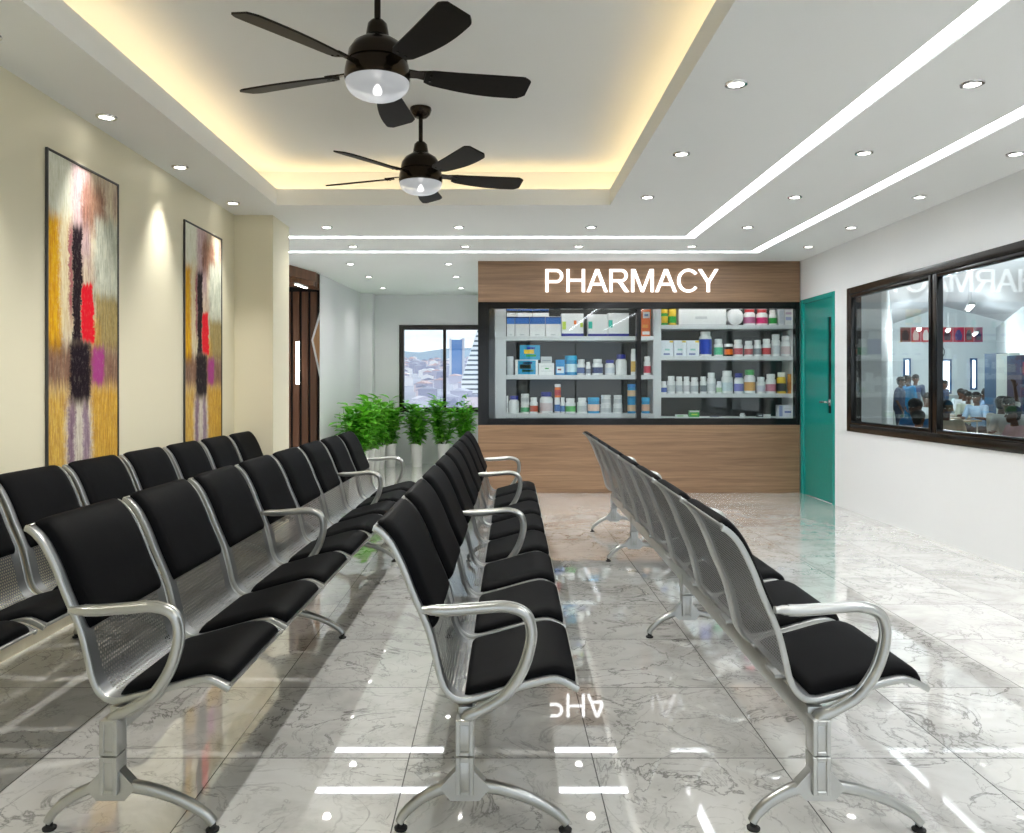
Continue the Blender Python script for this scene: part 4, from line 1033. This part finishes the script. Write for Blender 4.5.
# noticeboard strip of seven posters
cols = [((120, 60, 50), (60, 40, 40)), ((200, 40, 60), (230, 200, 190)), ((200, 30, 50), (236, 226, 220)), ((206, 70, 40), (150, 40, 40)), ((196, 40, 60), (60, 30, 50)), ((196, 40, 80), (80, 70, 130)), ((190, 40, 60), (60, 60, 60)), ((150, 40, 90), (50, 50, 70))]
desc = ['brown and dark', 'red with cream figures', 'red with white figure', 'orange-red', 'crimson with dark shape', 'crimson with violet shape', 'red with charcoal shape', 'plum with dark shape']
pe = [900, 911, 921, 931, 942, 953, 964.5, 974, 983]
for i, (c, c2) in enumerate(cols):
    d = HD - 0.012; x0, x1 = PX(pe[i]+0.3, d), PX(pe[i+1]-0.3, d)
    t = empty('poster', ((x0+x1)/2, d, PZ(342, d)), 0, 'small %s poster in the strip on the dining hall end wall' % desc[i], 'poster', 'posters in the dining hall')
    h = PZ(327.3, d) - PZ(342, d); w_ = (x1-x0)/2
    bm = bmesh.new(); box(bm, -w_, w_, 0, 0.008, 0, h); obj('sheet', bm, pl(c), t, 0)
    bm = bmesh.new(); prism(bm, [(-w_*0.6, h*0.12), (w_*0.5, h*0.12), (w_*0.65, h*0.45), (w_*0.2, h*0.85), (-w_*0.35, h*0.8), (-w_*0.7, h*0.5)], 'y', -0.004, -0.0005); obj('picture', bm, pl(c2), t, 0)
t = empty('wall_clock', (PX(941.5, HD-0.03), HD-0.03, PZ(352, HD)), 0, 'oval dark-rimmed clock on the dining hall wall under the posters', 'clock')
bm = bmesh.new()
lathe(bm, [(0.0, 0.0), (0.12, 0.0), (0.125, 0.01), (0.105, 0.02), (0.0, 0.02)], 24); bmesh.ops.rotate(bm, verts=bm.verts[:], cent=(0, 0, 0), matrix=Matrix.Rotation(R(90), 3, 'X'))
for v in bm.verts: v.co.z *= 1.55; v.co.y += 0.028
obj('rim', bm, pl((60, 66, 74)), t, 40)
bm = bmesh.new(); lathe(bm, [(0.0, 0.0), (0.085, 0.0), (0.085, 0.006), (0.0, 0.006)], 24); bmesh.ops.rotate(bm, verts=bm.verts[:], cent=(0, 0, 0), matrix=Matrix.Rotation(R(90), 3, 'X'))
for v in bm.verts: v.co.z *= 1.6; v.co.y += 0.006
obj('dial', bm, pl(W), t, 40)
# tall fridge-like cabinets by the right hall wall
def cabinet(px0, px1, d, ytop, label, body, door, marks, name='tall_cabinet'):
    x0, x1 = PX(px0, d), PX(px1, d); z = PZ(ytop, d) - HZ; t = empty(name, ((x0+x1)/2, d, HZ), 0, label, 'cabinet'); w_ = (x1-x0)/2
    bm = bmesh.new(); box(bm, -w_, w_, 0, 0.5, 0.0, z, 0.006); obj('carcass', bm, pl(body), t, 0)
    dd = None
    bm = bmesh.new(); box(bm, -w_+0.02, w_-0.02, -0.02, -0.0005, 0.05, z-0.04, 0.004); dd = obj('cabinet_door', bm, pl(door), t, 0)
    bm = bmesh.new(); box(bm, w_-0.07, w_-0.05, -0.05, -0.021, z*0.45, z*0.6, 0.003); obj('handle', bm, M['chrome'], dd)
    for u0, u1, v0, v1, c in marks:
        bm = bmesh.new(); box(bm, -w_+2*w_*u0, -w_+2*w_*u1, -0.024, -0.0205, z*v0, z*v1, 0.001, 1); obj('print', bm, pl(c), dd, 0)
cabinet(996.5, 1008.5, 20.0, 353, 'tall dark blue cabinet by the right wall of the dining hall', (40, 76, 110), (58, 104, 136), [(0.1, 0.8, 0.5, 0.9, (80, 130, 160))])
cabinet(1009.5, 1020, 18.6, 353, 'tall white drinks cabinet with green and yellow print in the dining hall', (214, 220, 214), (222, 228, 222), [(0.1, 0.55, 0.35, 0.75, (90, 180, 150)), (0.45, 0.9, 0.2, 0.55, (180, 200, 90)), (0.5, 0.85, 0.86, 0.93, (40, 150, 90))])
cabinet(1021.5, 1032, 17.2, 355, 'tall dark red and navy cabinet at the right edge of the dining hall window', (60, 50, 70), (44, 60, 84), [(0.05, 0.95, 0.8, 0.93, (150, 50, 60))])
# hall ceiling lamps, the last two added to spread the light
for i, (px, d, lab) in enumerate([(948, 22.0, 'far back in the middle of the dining hall'), (970, 15.5, 'towards the right of the dining hall'), (932, 16.5, 'towards the left of the dining hall'), (919, 21.5, 'far back at the left of the dining hall, added to spread light'), (975, 23.5, 'far back at the right of the dining hall, added to spread light')]):
    t = empty('tube_lamp', (PX(px, d), d, 2.75), R(-28), 'glowing tube lamp hanging %s' % lab, 'lamp', 'tube lamps of the dining hall')
    bm = bmesh.new(); box(bm, -0.06, 0.06, -0.6, 0.6, 0.03, 0.07, 0.004); obj('housing', bm, M['shelf'], t, 0)
    bm = bmesh.new(); sweep(bm, [Vector((0, -0.58, 0.015)), Vector((0, 0.58, 0.015))], 0.05, 0.03, 8, Vector((1, 0, 0)), 1.0); obj('tube', bm, M['lamp'], t)
    for yy in (-0.4, 0.4):
        bm = bmesh.new(); lathe(bm, [(0.004, 0.07), (0.004, 0.5)], 6, (0, yy, 0)); obj('rod', bm, M['shelf'], t)
    ld = bpy.data.lights.new('tube_light', 'POINT'); ld.shadow_soft_size = 0.03; ld.energy = 40; ld.color = (0.92, 0.97, 1)
    lo_ = bpy.data.objects.new('tube_light', ld); COL.objects.link(lo_); lo_.parent = t; lo_.location = (0, 0, -0.32)

# tables and stools of the hall
def hall_table(px, d, L_, rz, label):
    t = empty('dining_table', (PX(px, d), d, HZ), rz, label, 'table', 'dining hall tables')
    bm = bmesh.new(); box(bm, -L_/2, L_/2, -0.32, 0.32, 0.70, 0.735, 0.006); obj('tabletop', bm, pl((168, 150, 122), 0.25), t, 0)
    for sx in (-1, 1):
        for sy in (-1, 1):
            bm = bmesh.new(); sweep(bm, [Vector((sx*(L_/2-0.08), sy*0.26, 0.70)), Vector((sx*(L_/2-0.06), sy*0.28, 0))], 0.03, 0.03, 8, Vector((0, 1, 0)), 1.0); obj('leg', bm, M['steel'], t)
    return t
for px, d, face, L_, lab in [(967.5, 19.4, -110, 1.2, 'dining table before the pale green shirt in the middle of the hall'), (1011, 12.69, -140, 0.8, 'small dining table before the white-shirted person at the right'),
                              (928, 16.6, -120, 1.0, 'dining table behind the blue-shirted person'), (990.5, 20.2, 170, 1.0, 'dining table left of the mid-blue shirt by the cabinets'), (979, 17.8, -150, 0.8, 'small dining table before the light blue shirt')]:
    hall_table(VX + F*(PX(px, d) + 0.93*math.cos(R(face)))/(d + 0.93*math.sin(R(face))), d + 0.93*math.sin(R(face)), L_, R(face + 90), lab)
stool0 = empty('metal_stool')
bm = bmesh.new(); lathe(bm, [(0.0, 0.435), (0.15, 0.435), (0.16, 0.445), (0.155, 0.46), (0.0, 0.465)], 20); obj('seat', bm, pl((170, 140, 100)), stool0, 40)
for k in range(4):
    a = PI/4 + k*PI/2
    bm = bmesh.new(); sweep(bm, [Vector((0.11*math.cos(a), 0.11*math.sin(a), 0.435)), Vector((0.17*math.cos(a), 0.17*math.sin(a), 0))], 0.022, 0.022, 6, Vector((0, 1, 0)), 1.0); obj('leg', bm, M['steel'], stool0)
bm = bmesh.new(); pts = [Vector((0.145*math.cos(2*PI*i/16), 0.145*math.sin(2*PI*i/16), 0.18)) for i in range(17)]; sweep(bm, pts, 0.014, 0.014, 6, Vector((0, 0, 1)), 1.0); obj('foot_ring', bm, M['steel'], stool0)
freeze(stool0)
for i, (px, d) in enumerate([(904, 14.6), (905, 12.4), (955, 12.6), (960, 14.6), (964, 12.0), (981, 12.9), (952, 14.0), (990, 14.6), (971, 15.4), (911, 16.0), (990, 11.6), (978, 25.4), (905, 18.6), (938, 21.0), (934, 19.2), (947, 18.2), (963, 20.4)]):
    o = stool0 if i == 0 else copy_tree(stool0)
    o.location = (PX(px, d), d, HZ); o.rotation_euler = (0, 0, i*0.7)
    tag(o, 'empty metal stool with round brown seat among the dining hall tables', 'stool', 'dining hall stools')

# people of the hall
def capsule(bm, a, b, ra, rb, n=10):
    a, b = Vector(a), Vector(b); ax = (b - a); L_ = ax.length
    if L_ < 1e-6: ax = Vector((0, 0, 1)); L_ = 1e-6
    z = ax.normalized(); x = z.orthogonal().normalized(); y = z.cross(x); rings = []
    prof = [(ra*math.sin(t), -ra*math.cos(t)) for t in (0.0, 0.5, 1.0, PI/2)] + [(rb*math.cos(t), L_ + rb*math.sin(t)) for t in (0.0, 0.57, 1.07, PI/2)]
    for r, h in prof:
        c = a + z*h
        rings.append([bm.verts.new(c)] if r < 1e-5 else [bm.verts.new(c + x*(r*math.cos(2*PI*i/n)) + y*(r*math.sin(2*PI*i/n))) for i in range(n)])
    for p, q in zip(rings, rings[1:]):
        for i in range(n):
            j = (i+1) % n
            if len(p) == 1: bm.faces.new((p[0], q[i], q[j]))
            elif len(q) == 1: bm.faces.new((p[i], p[j], q[0]))
            else: bm.faces.new((p[i], p[j], q[j], q[i]))
def remesh(o, vs=0.012, it=3):
    m = o.modifiers.new('r', 'REMESH'); m.mode = 'VOXEL'; m.voxel_size = vs; m.use_smooth_shade = True
    s = o.modifiers.new('s', 'SMOOTH'); s.iterations = it; s.factor = 0.5
def hand(bm, w, fw, side, s=1.0):
    """palm, four bent fingers of unequal length and a thumb from the side of the palm; w = wrist, fw = direction"""
    fw = fw.normalized(); up = Vector((0, 0, 1)) if abs(fw.z) < 0.8 else Vector((1, 0, 0))
    lat = fw.cross(up).normalized()*side; nn = lat.cross(fw).normalized()
    if nn.z > 0 and abs(fw.z) < 0.8: nn = -nn
    for k in (-1, 0, 1): capsule(bm, w + lat*0.018*k*s, w + fw*0.075*s + lat*0.024*k*s, 0.014, 0.013, 8)
    for k, ln in enumerate((0.058, 0.072, 0.076, 0.066)):
        b = w + fw*0.08*s + lat*(0.033 - 0.022*k)*s; m_ = b + (fw*0.9 + nn*0.25)*ln*0.55*s; e = m_ + (fw*0.6 + nn*0.75)*ln*0.5*s
        capsule(bm, b, m_, 0.0088, 0.008, 8); capsule(bm, m_, e, 0.008, 0.007, 8)
    b = w + fw*0.025*s + lat*0.03*s; m_ = b + (fw*0.55 + lat*0.75)*0.042*s; e = m_ + (fw*0.85 + lat*0.25 + nn*0.3)*0.034*s
    capsule(bm, b, m_, 0.0105, 0.0095, 8); capsule(bm, m_, e, 0.0095, 0.008, 8)
def person(px, d, face, pose, shirt, trousers, label, lean=0.05, s=1.0, skin=(92, 62, 46), hairc=(20, 17, 16), z=0.0):
    t = empty('person', (PX(px, d), d, HZ), face, label, 'person', 'people in the dining hall'); t.scale = (s, s, s)
    V = Vector
    if pose == 'stand':
        pel, hipz, kn, an, kx, ax_ = 0.93, 0.90, 0.50, 0.08, 0.02, 0.0; hx = 0
    else:
        pel, hipz, kn, an, kx, ax_ = 0.50, 0.49, 0.48, 0.08, 0.40, 0.37
    sh = pel + 0.49; l = lean
    hipL = {q: V((0, q*0.09, hipz)) for q in (1, -1)}; knee = {q: V((kx, q*0.105, kn)) for q in (1, -1)}; ank = {q: V((ax_, q*0.10, an)) for q in (1, -1)}
    shd = {q: V((l, q*0.185, sh)) for q in (1, -1)}
    if pose == 'stand':
        el = {q: V((l-0.03, q*0.235, sh-0.28)) for q in (1, -1)}; wr = {q: V((l+0.09, q*0.235, sh-0.52)) for q in (1, -1)}
    else:
        el = {q: V((l+0.08, q*0.245, sh-0.25)) for q in (1, -1)}; wr = {q: V((l+0.31, q*0.15, max(sh-0.22, 0.77))) for q in (1, -1)}
    if pose == 'raise': el[-1] = V((l+0.06, -0.25, sh+0.24)); wr[-1] = V((l+0.05, -0.215, sh+0.50))
    neck = V((l+0.01, 0, sh+0.05)); head = V((l+0.04, 0, sh+0.215))
    body = bmesh.new()
    capsule(body, (0, 0, pel), (l*0.6, 0, pel+0.22), 0.13, 0.125, 14); capsule(body, (l*0.6, 0, pel+0.22), (l, 0, sh-0.10), 0.125, 0.135, 14)
    for q in (1, -1):
        capsule(body, V((l, q*0.06, sh-0.06)), shd[q], 0.085, 0.058); capsule(body, shd[q], el[q], 0.052, 0.040); capsule(body, el[q], wr[q], 0.039, 0.026)
        capsule(body, hipL[q], knee[q], 0.085, 0.058); capsule(body, knee[q], ank[q], 0.056, 0.036); capsule(body, ank[q] + V((-0.03, 0, -0.035)), ank[q] + V((0.15, 0.01*q, -0.045)), 0.036, 0.03)
        hand(body, wr[q], wr[q]-el[q], q)
    capsule(body, V((l, 0, sh-0.02)), neck + V((0.01, 0, 0.06)), 0.062, 0.052)
    capsule(body, head + V((-0.012, 0, 0.035)), head + V((0.0, 0, -0.01)), 0.092, 0.082, 14); capsule(body, head + V((0.02, 0, -0.03)), head + V((0.045, 0, -0.085)), 0.066, 0.042, 12)
    capsule(body, head + V((0.085, 0, 0.01)), head + V((0.105, 0, -0.028)), 0.010, 0.016, 8)                                                # nose
    for q in (1, -1): capsule(body, head + V((-0.008, q*0.088, 0.01)), head + V((-0.012, q*0.09, -0.03)), 0.014, 0.011, 8)                   # ears
    capsule(body, head + V((0.083, -0.018, -0.062)), head + V((0.083, 0.018, -0.062)), 0.010, 0.010, 8)                                      # mouth
    bo = obj('body', body, pl(skin, 0.5), t, 0); remesh(bo, 0.0085, 2)
    sb = bmesh.new()
    capsule(sb, (0, 0, pel+0.02), (l*0.6, 0, pel+0.22), 0.15, 0.14, 14); capsule(sb, (l*0.6, 0, pel+0.22), (l, 0, sh-0.09), 0.14, 0.148, 14)
    for q in (1, -1): capsule(sb, V((l, q*0.06, sh-0.06)), shd[q], 0.096, 0.07); capsule(sb, shd[q], shd[q].lerp(el[q], 0.9), 0.068, 0.062)
    remesh(obj('shirt', sb, pl(shirt, 0.8), t, 0), 0.014, 2)
    tb = bmesh.new(); capsule(tb, (0, -0.05, pel-0.03), (0, 0.05, pel-0.03), 0.14, 0.14)
    for q in (1, -1): capsule(tb, hipL[q], knee[q], 0.098, 0.072); capsule(tb, knee[q], ank[q] + V((0, 0, 0.02)), 0.07, 0.055)
    remesh(obj('trousers', tb, pl(trousers, 0.8), t, 0), 0.014, 2)
    hb = bmesh.new(); capsule(hb, head + V((-0.03, 0, 0.05)), head + V((0.01, 0, 0.06)), 0.097, 0.09, 14); capsule(hb, head + V((-0.04, 0, 0.04)), head + V((-0.05, 0, -0.03)), 0.088, 0.066, 12)
    remesh(obj('hair', hb, pl(hairc, 0.6), t, 0), 0.012, 2)
    eb = bmesh.new()
    for q in (1, -1): capsule(eb, head + V((0.082, q*0.031, 0.012)), head + V((0.084, q*0.031, 0.012)), 0.0085, 0.0085, 8)
    obj('eyes', eb, pl((235, 232, 226)), t, 60)
    for q in (1, -1):
        sb2 = bmesh.new(); capsule(sb2, ank[q] + V((-0.03, 0, -0.038)), ank[q] + V((0.155, 0.01*q, -0.048)), 0.041, 0.031); obj('shoe', sb2, pl((40, 36, 34)), t, 60)
    if pose != 'stand':
        sx, sy = PX(px, d), d
        o = copy_tree(stool0); o.location = (sx, sy, -0.115*1.0); o.location.z = HZ; o.scale = (s, s, 0.70*s)
        tag(o, 'metal stool under the ' + label.split(',')[0].replace('person in', 'person in').replace('person with', 'person with')[:70], 'stool', 'occupied stools in the dining hall')
    return t
TOW, AW = R(-118), R(62)         # facing the window / away into the hall
person(921, 11.4, R(-150), 'sit', (60, 120, 176), (60, 60, 70), 'person in a blue shirt, seated and bending forward beside the window mullion', 0.12, 0.97)
person(913.5, 10.6, R(30), 'sit', (226, 226, 224), (70, 74, 84), 'person in a white shirt, seated with back turned in the lower left of the hall', 0.10, 0.86)
person(928, 16.6, R(-120), 'sit', (206, 214, 220), (60, 60, 70), 'person in a pale shirt, seated behind the blue-shirted one', 0.05)
person(945, 11.7, R(-110), 'sit', (206, 196, 172), (110, 100, 84), 'person in a cream shirt, seated just right of the mullion', 0.08, 0.95)
person(942, 24.38, R(-60), 'stand', (52, 66, 92), (40, 48, 64), 'person in dark blue, standing before the bright hall window', 0.06, 0.93)
person(910, 21.66, R(-170), 'stand', (20, 120, 170), (24, 104, 150), 'person in bright blue overalls, standing at the far end of the hall', 0.05, 1.0)
person(915, 22.83, R(-100), 'stand', (60, 70, 92), (46, 56, 76), 'person in dark slate clothes, standing right of the bright blue one', 0.02, 1.02)
person(899, 20.88, R(-40), 'stand', (70, 84, 110), (40, 50, 70), 'person in grey-blue clothes, standing nearest the left hall wall', 0.02, 0.97)
person(967.5, 19.4, R(-110), 'sit', (208, 216, 200), (80, 84, 90), 'person in a pale green shirt, seated in the middle of the hall', 0.06)
person(960, 23.61, R(-90), 'sit', (190, 200, 204), (60, 64, 70), 'person in a grey shirt, seated far back left of a white window', 0.02, 1.04)
person(964, 22.04, R(-100), 'sit', (196, 204, 206), (60, 64, 70), 'person in a light grey shirt, seated far back right beside another', 0.02, 1.02)
person(979, 17.8, R(-150), 'sit', (150, 176, 200), (50, 56, 66), 'person in a light blue shirt, seated right of the pale green shirt', 0.08)
person(985.5, 24.2, R(-120), 'sit', (110, 120, 140), (44, 48, 56), 'person in slate grey, seated at the back near the hall corner', 0.03, 1.05)
person(989, 21.2, R(170), 'sit', (124, 152, 184), (44, 48, 56), 'person in a mid-blue shirt, seated left of the raised-arm person', 0.05, 1.02)
person(998.5, 13.07, R(20), 'raise', (222, 220, 212), (90, 84, 76), 'person with one arm raised high, seated in an ivory shirt', 0.05, 0.98)
person(1011, 12.69, R(-140), 'sit', (214, 216, 214), (70, 70, 76), 'person in a white shirt, seated before the drinks cabinet', 0.10, 0.98)
person(1022.5, 10.9, R(170), 'sit', (222, 188, 200), (70, 66, 72), 'person in a pink shirt, seated at the right edge of the hall view', 0.10, 0.9)

# ------------------------------------------------------------------ city beyond the back window
rnd = random.Random(5)
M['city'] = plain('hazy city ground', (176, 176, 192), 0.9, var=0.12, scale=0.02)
M['hill'] = plain('hazy blue hills', (150, 166, 184), 1.0, var=0.08, scale=0.004)  # bluish distance haze is put into the hill colour
def gz(y): return -12 + (y - 280)*0.0425
bm = bmesh.new(); N = 24; rows_ = []
for j in range(N+1):
    y = 60 + 2200*j/N
    rows_.append([bm.verts.new((-1300 + 1900*i/30, y, gz(y) - (0.0 if j else 3.0) + 1.2*math.sin(i*1.7+j))) for i in range(31)])
for a, b in zip(rows_, rows_[1:]):
    for i in range(30): bm.faces.new((a[i], a[i+1], b[i+1], b[i]))
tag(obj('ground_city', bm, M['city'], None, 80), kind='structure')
bm = bmesh.new(); A_, B_ = [], []
for i in range(41):
    x = -2600 + 4000*i/40; h = 128 + 26*math.sin(i*0.55+1.2) + 14*math.sin(i*1.3) + rnd.uniform(-5, 5)
    A_.append(bm.verts.new((x, 2700, 40))); B_.append((bm.verts.new((x, 2900, h*0.9)), bm.verts.new((x, 3300, h)), bm.verts.new((x, 3900, 30))))
for i in range(40):
    ch = [[A_[i], *B_[i]], [A_[i+1], *B_[i+1]]]
    for k in range(3): bm.faces.new((ch[0][k], ch[1][k], ch[1][k+1], ch[0][k+1]))
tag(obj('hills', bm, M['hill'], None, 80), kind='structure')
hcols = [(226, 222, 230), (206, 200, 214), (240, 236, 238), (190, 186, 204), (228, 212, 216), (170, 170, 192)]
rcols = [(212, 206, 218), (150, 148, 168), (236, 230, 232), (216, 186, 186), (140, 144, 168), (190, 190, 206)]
hp = []
for c, rc in zip(hcols, rcols):
    t = empty('city_house'); w_, l_, h = rnd.uniform(7, 13), rnd.uniform(8, 14), rnd.uniform(3.5, 8)
    bm = bmesh.new(); box(bm, -w_/2, w_/2, -l_/2, l_/2, -3, h); obj('wall_block', bm, pl(c, 0.9), t, 0)
    bm = bmesh.new(); prism(bm, [(-w_/2-0.5, h), (w_/2+0.5, h), (0, h + 1.8)], 'y', -l_/2-0.4, l_/2+0.4); obj('roof', bm, pl(rc, 0.8), t, 0)
    freeze(t); hp.append([t, False])
spots = []
while len(spots) < 190:
    y = 300*math.exp(rnd.random()*1.95); x = PX(rnd.uniform(385, 520), y); q = 0.62 + y/2600
    if all((x-a)**2 + (y-b)**2 > (10.5*(q+c))**2 for a, b, c in spots) and not (700 < y < 820 and 440 < VX + F*x/y < 475) and not (400 < y < 440 and VX + F*x/y > 445): spots.append((x, y, q))
    elif rnd.random() < 0.0005: break
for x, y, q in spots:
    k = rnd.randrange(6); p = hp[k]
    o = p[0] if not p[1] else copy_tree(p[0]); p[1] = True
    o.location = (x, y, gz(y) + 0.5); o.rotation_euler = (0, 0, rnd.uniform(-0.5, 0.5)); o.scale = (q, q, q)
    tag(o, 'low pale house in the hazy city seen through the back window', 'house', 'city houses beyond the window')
for p in hp:
    if not p[1]: bpy.data.objects.remove(p[0])
# blue slab tower, striped sail tower
dT = 760; t = empty('office_tower', (PX(457, dT), dT, gz(dT)), R(12), 'blue glass slab tower rising from the hazy city', 'tower')
hT = PZ(340, dT) - gz(dT); wT = 12*dT/F/2
bm = bmesh.new(); box(bm, -wT, wT*0.75, -4, 8, 0, hT, 0.1, 1); obj('slab', bm, pl((86, 130, 186), 0.3), t, 0)
bm = bmesh.new(); box(bm, wT*0.75+0.05, wT*1.15, -5, 8, 0, hT+1.5, 0.1, 1); obj('core', bm, pl((196, 196, 206), 0.7), t, 0)
bm = bmesh.new(); box(bm, -wT*1.1, -wT-0.05, -4, 8, 0, hT+1.5, 0.1, 1); obj('fin', bm, pl((206, 208, 216), 0.7), t, 0)
dT = 420; t = empty('striped_tower', (0, dT, 0), 0, 'white tower with dark floor bands and a slanting side, beside the blue tower', 'tower')
zt, zb_ = PZ(322, dT), gz(dT) - 2
n_ = 17
def edge(z): return PX(462, dT) + (PX(478.5, dT) - PX(462, dT))*max(0, (z - PZ(380, dT)))/(PZ(328, dT) - PZ(380, dT))
xr_ = PX(500, dT)
for k in range(n_):
    za = zb_ + (zt - zb_)*k/n_; zc_ = zb_ + (zt - zb_)*(k+0.62)/n_; zd = zb_ + (zt - zb_)*(k+1)/n_
    bm = bmesh.new(); prism(bm, [(edge(za), za), (xr_, za), (xr_, zc_), (edge(zc_), zc_)], 'y', -8, 8); obj('floor_band', bm, pl((236, 238, 242), 0.6), t, 0)
    bm = bmesh.new(); prism(bm, [(edge(zc_)+0.3, zc_+0.01), (xr_, zc_+0.01), (xr_, zd-0.01), (edge(zd)+0.3, zd-0.01)], 'y', -7.4, 7.4); obj('glazing_band', bm, pl((64, 84, 96), 0.4), t, 0)

# ------------------------------------------------------------------ world, camera, view
wd = bpy.data.worlds.new('World'); sc.world = wd; wd.use_nodes = True
nt = wd.node_tree; nt.nodes.clear()
o_ = nt.nodes.new('ShaderNodeOutputWorld'); bg = nt.nodes.new('ShaderNodeBackground'); tc = nt.nodes.new('ShaderNodeTexCoord')
mp = nt.nodes.new('ShaderNodeMapping'); mp.inputs['Scale'].default_value = (2, 2, 9); nz = nt.nodes.new('ShaderNodeTexNoise'); nz.inputs['Scale'].default_value = 3; nz.inputs['Detail'].default_value = 5
rp = nt.nodes.new('ShaderNodeValToRGB'); rp.color_ramp.elements[0].color = lin((176, 196, 214)); rp.color_ramp.elements[0].position = 0.35; rp.color_ramp.elements[1].color = lin((236, 240, 244)); rp.color_ramp.elements[1].position = 0.6
nt.links.new(tc.outputs['Generated'], mp.inputs[0]); nt.links.new(mp.outputs[0], nz.inputs['Vector']); nt.links.new(nz.outputs['Fac'], rp.inputs[0]); nt.links.new(rp.outputs[0], bg.inputs[0]); nt.links.new(bg.outputs[0], o_.inputs[0])
bg.inputs[1].default_value = 1.15
cam = bpy.data.cameras.new('camera'); co = bpy.data.objects.new('camera', cam); COL.objects.link(co)
co.location = (0, 0, HC); co.rotation_euler = (PI/2, 0, 0)
cam.sensor_fit = 'HORIZONTAL'; cam.sensor_width = 36.0; cam.lens = F/1024*36.0
cam.shift_x = (512 - VX)/1024; cam.shift_y = -(416.5 - VY)/1024; cam.clip_start = 0.05; cam.clip_end = 6000
sc.camera = co
sc.view_settings.view_transform = 'Standard'; sc.view_settings.look = 'None'; sc.view_settings.gamma = 1.0; sc.view_settings.use_curve_mapping = False
sc.view_settings.exposure = 0.8
cy_ = sc.cycles
cy_.use_denoising = True; cy_.denoising_prefilter = 'ACCURATE'; cy_.max_bounces = 10; cy_.diffuse_bounces = 8; cy_.glossy_bounces = 5; cy_.transparent_max_bounces = 24; cy_.transmission_bounces = 4
cy_.caustics_reflective = False; cy_.caustics_refractive = False; cy_.sample_clamp_indirect = 6.0
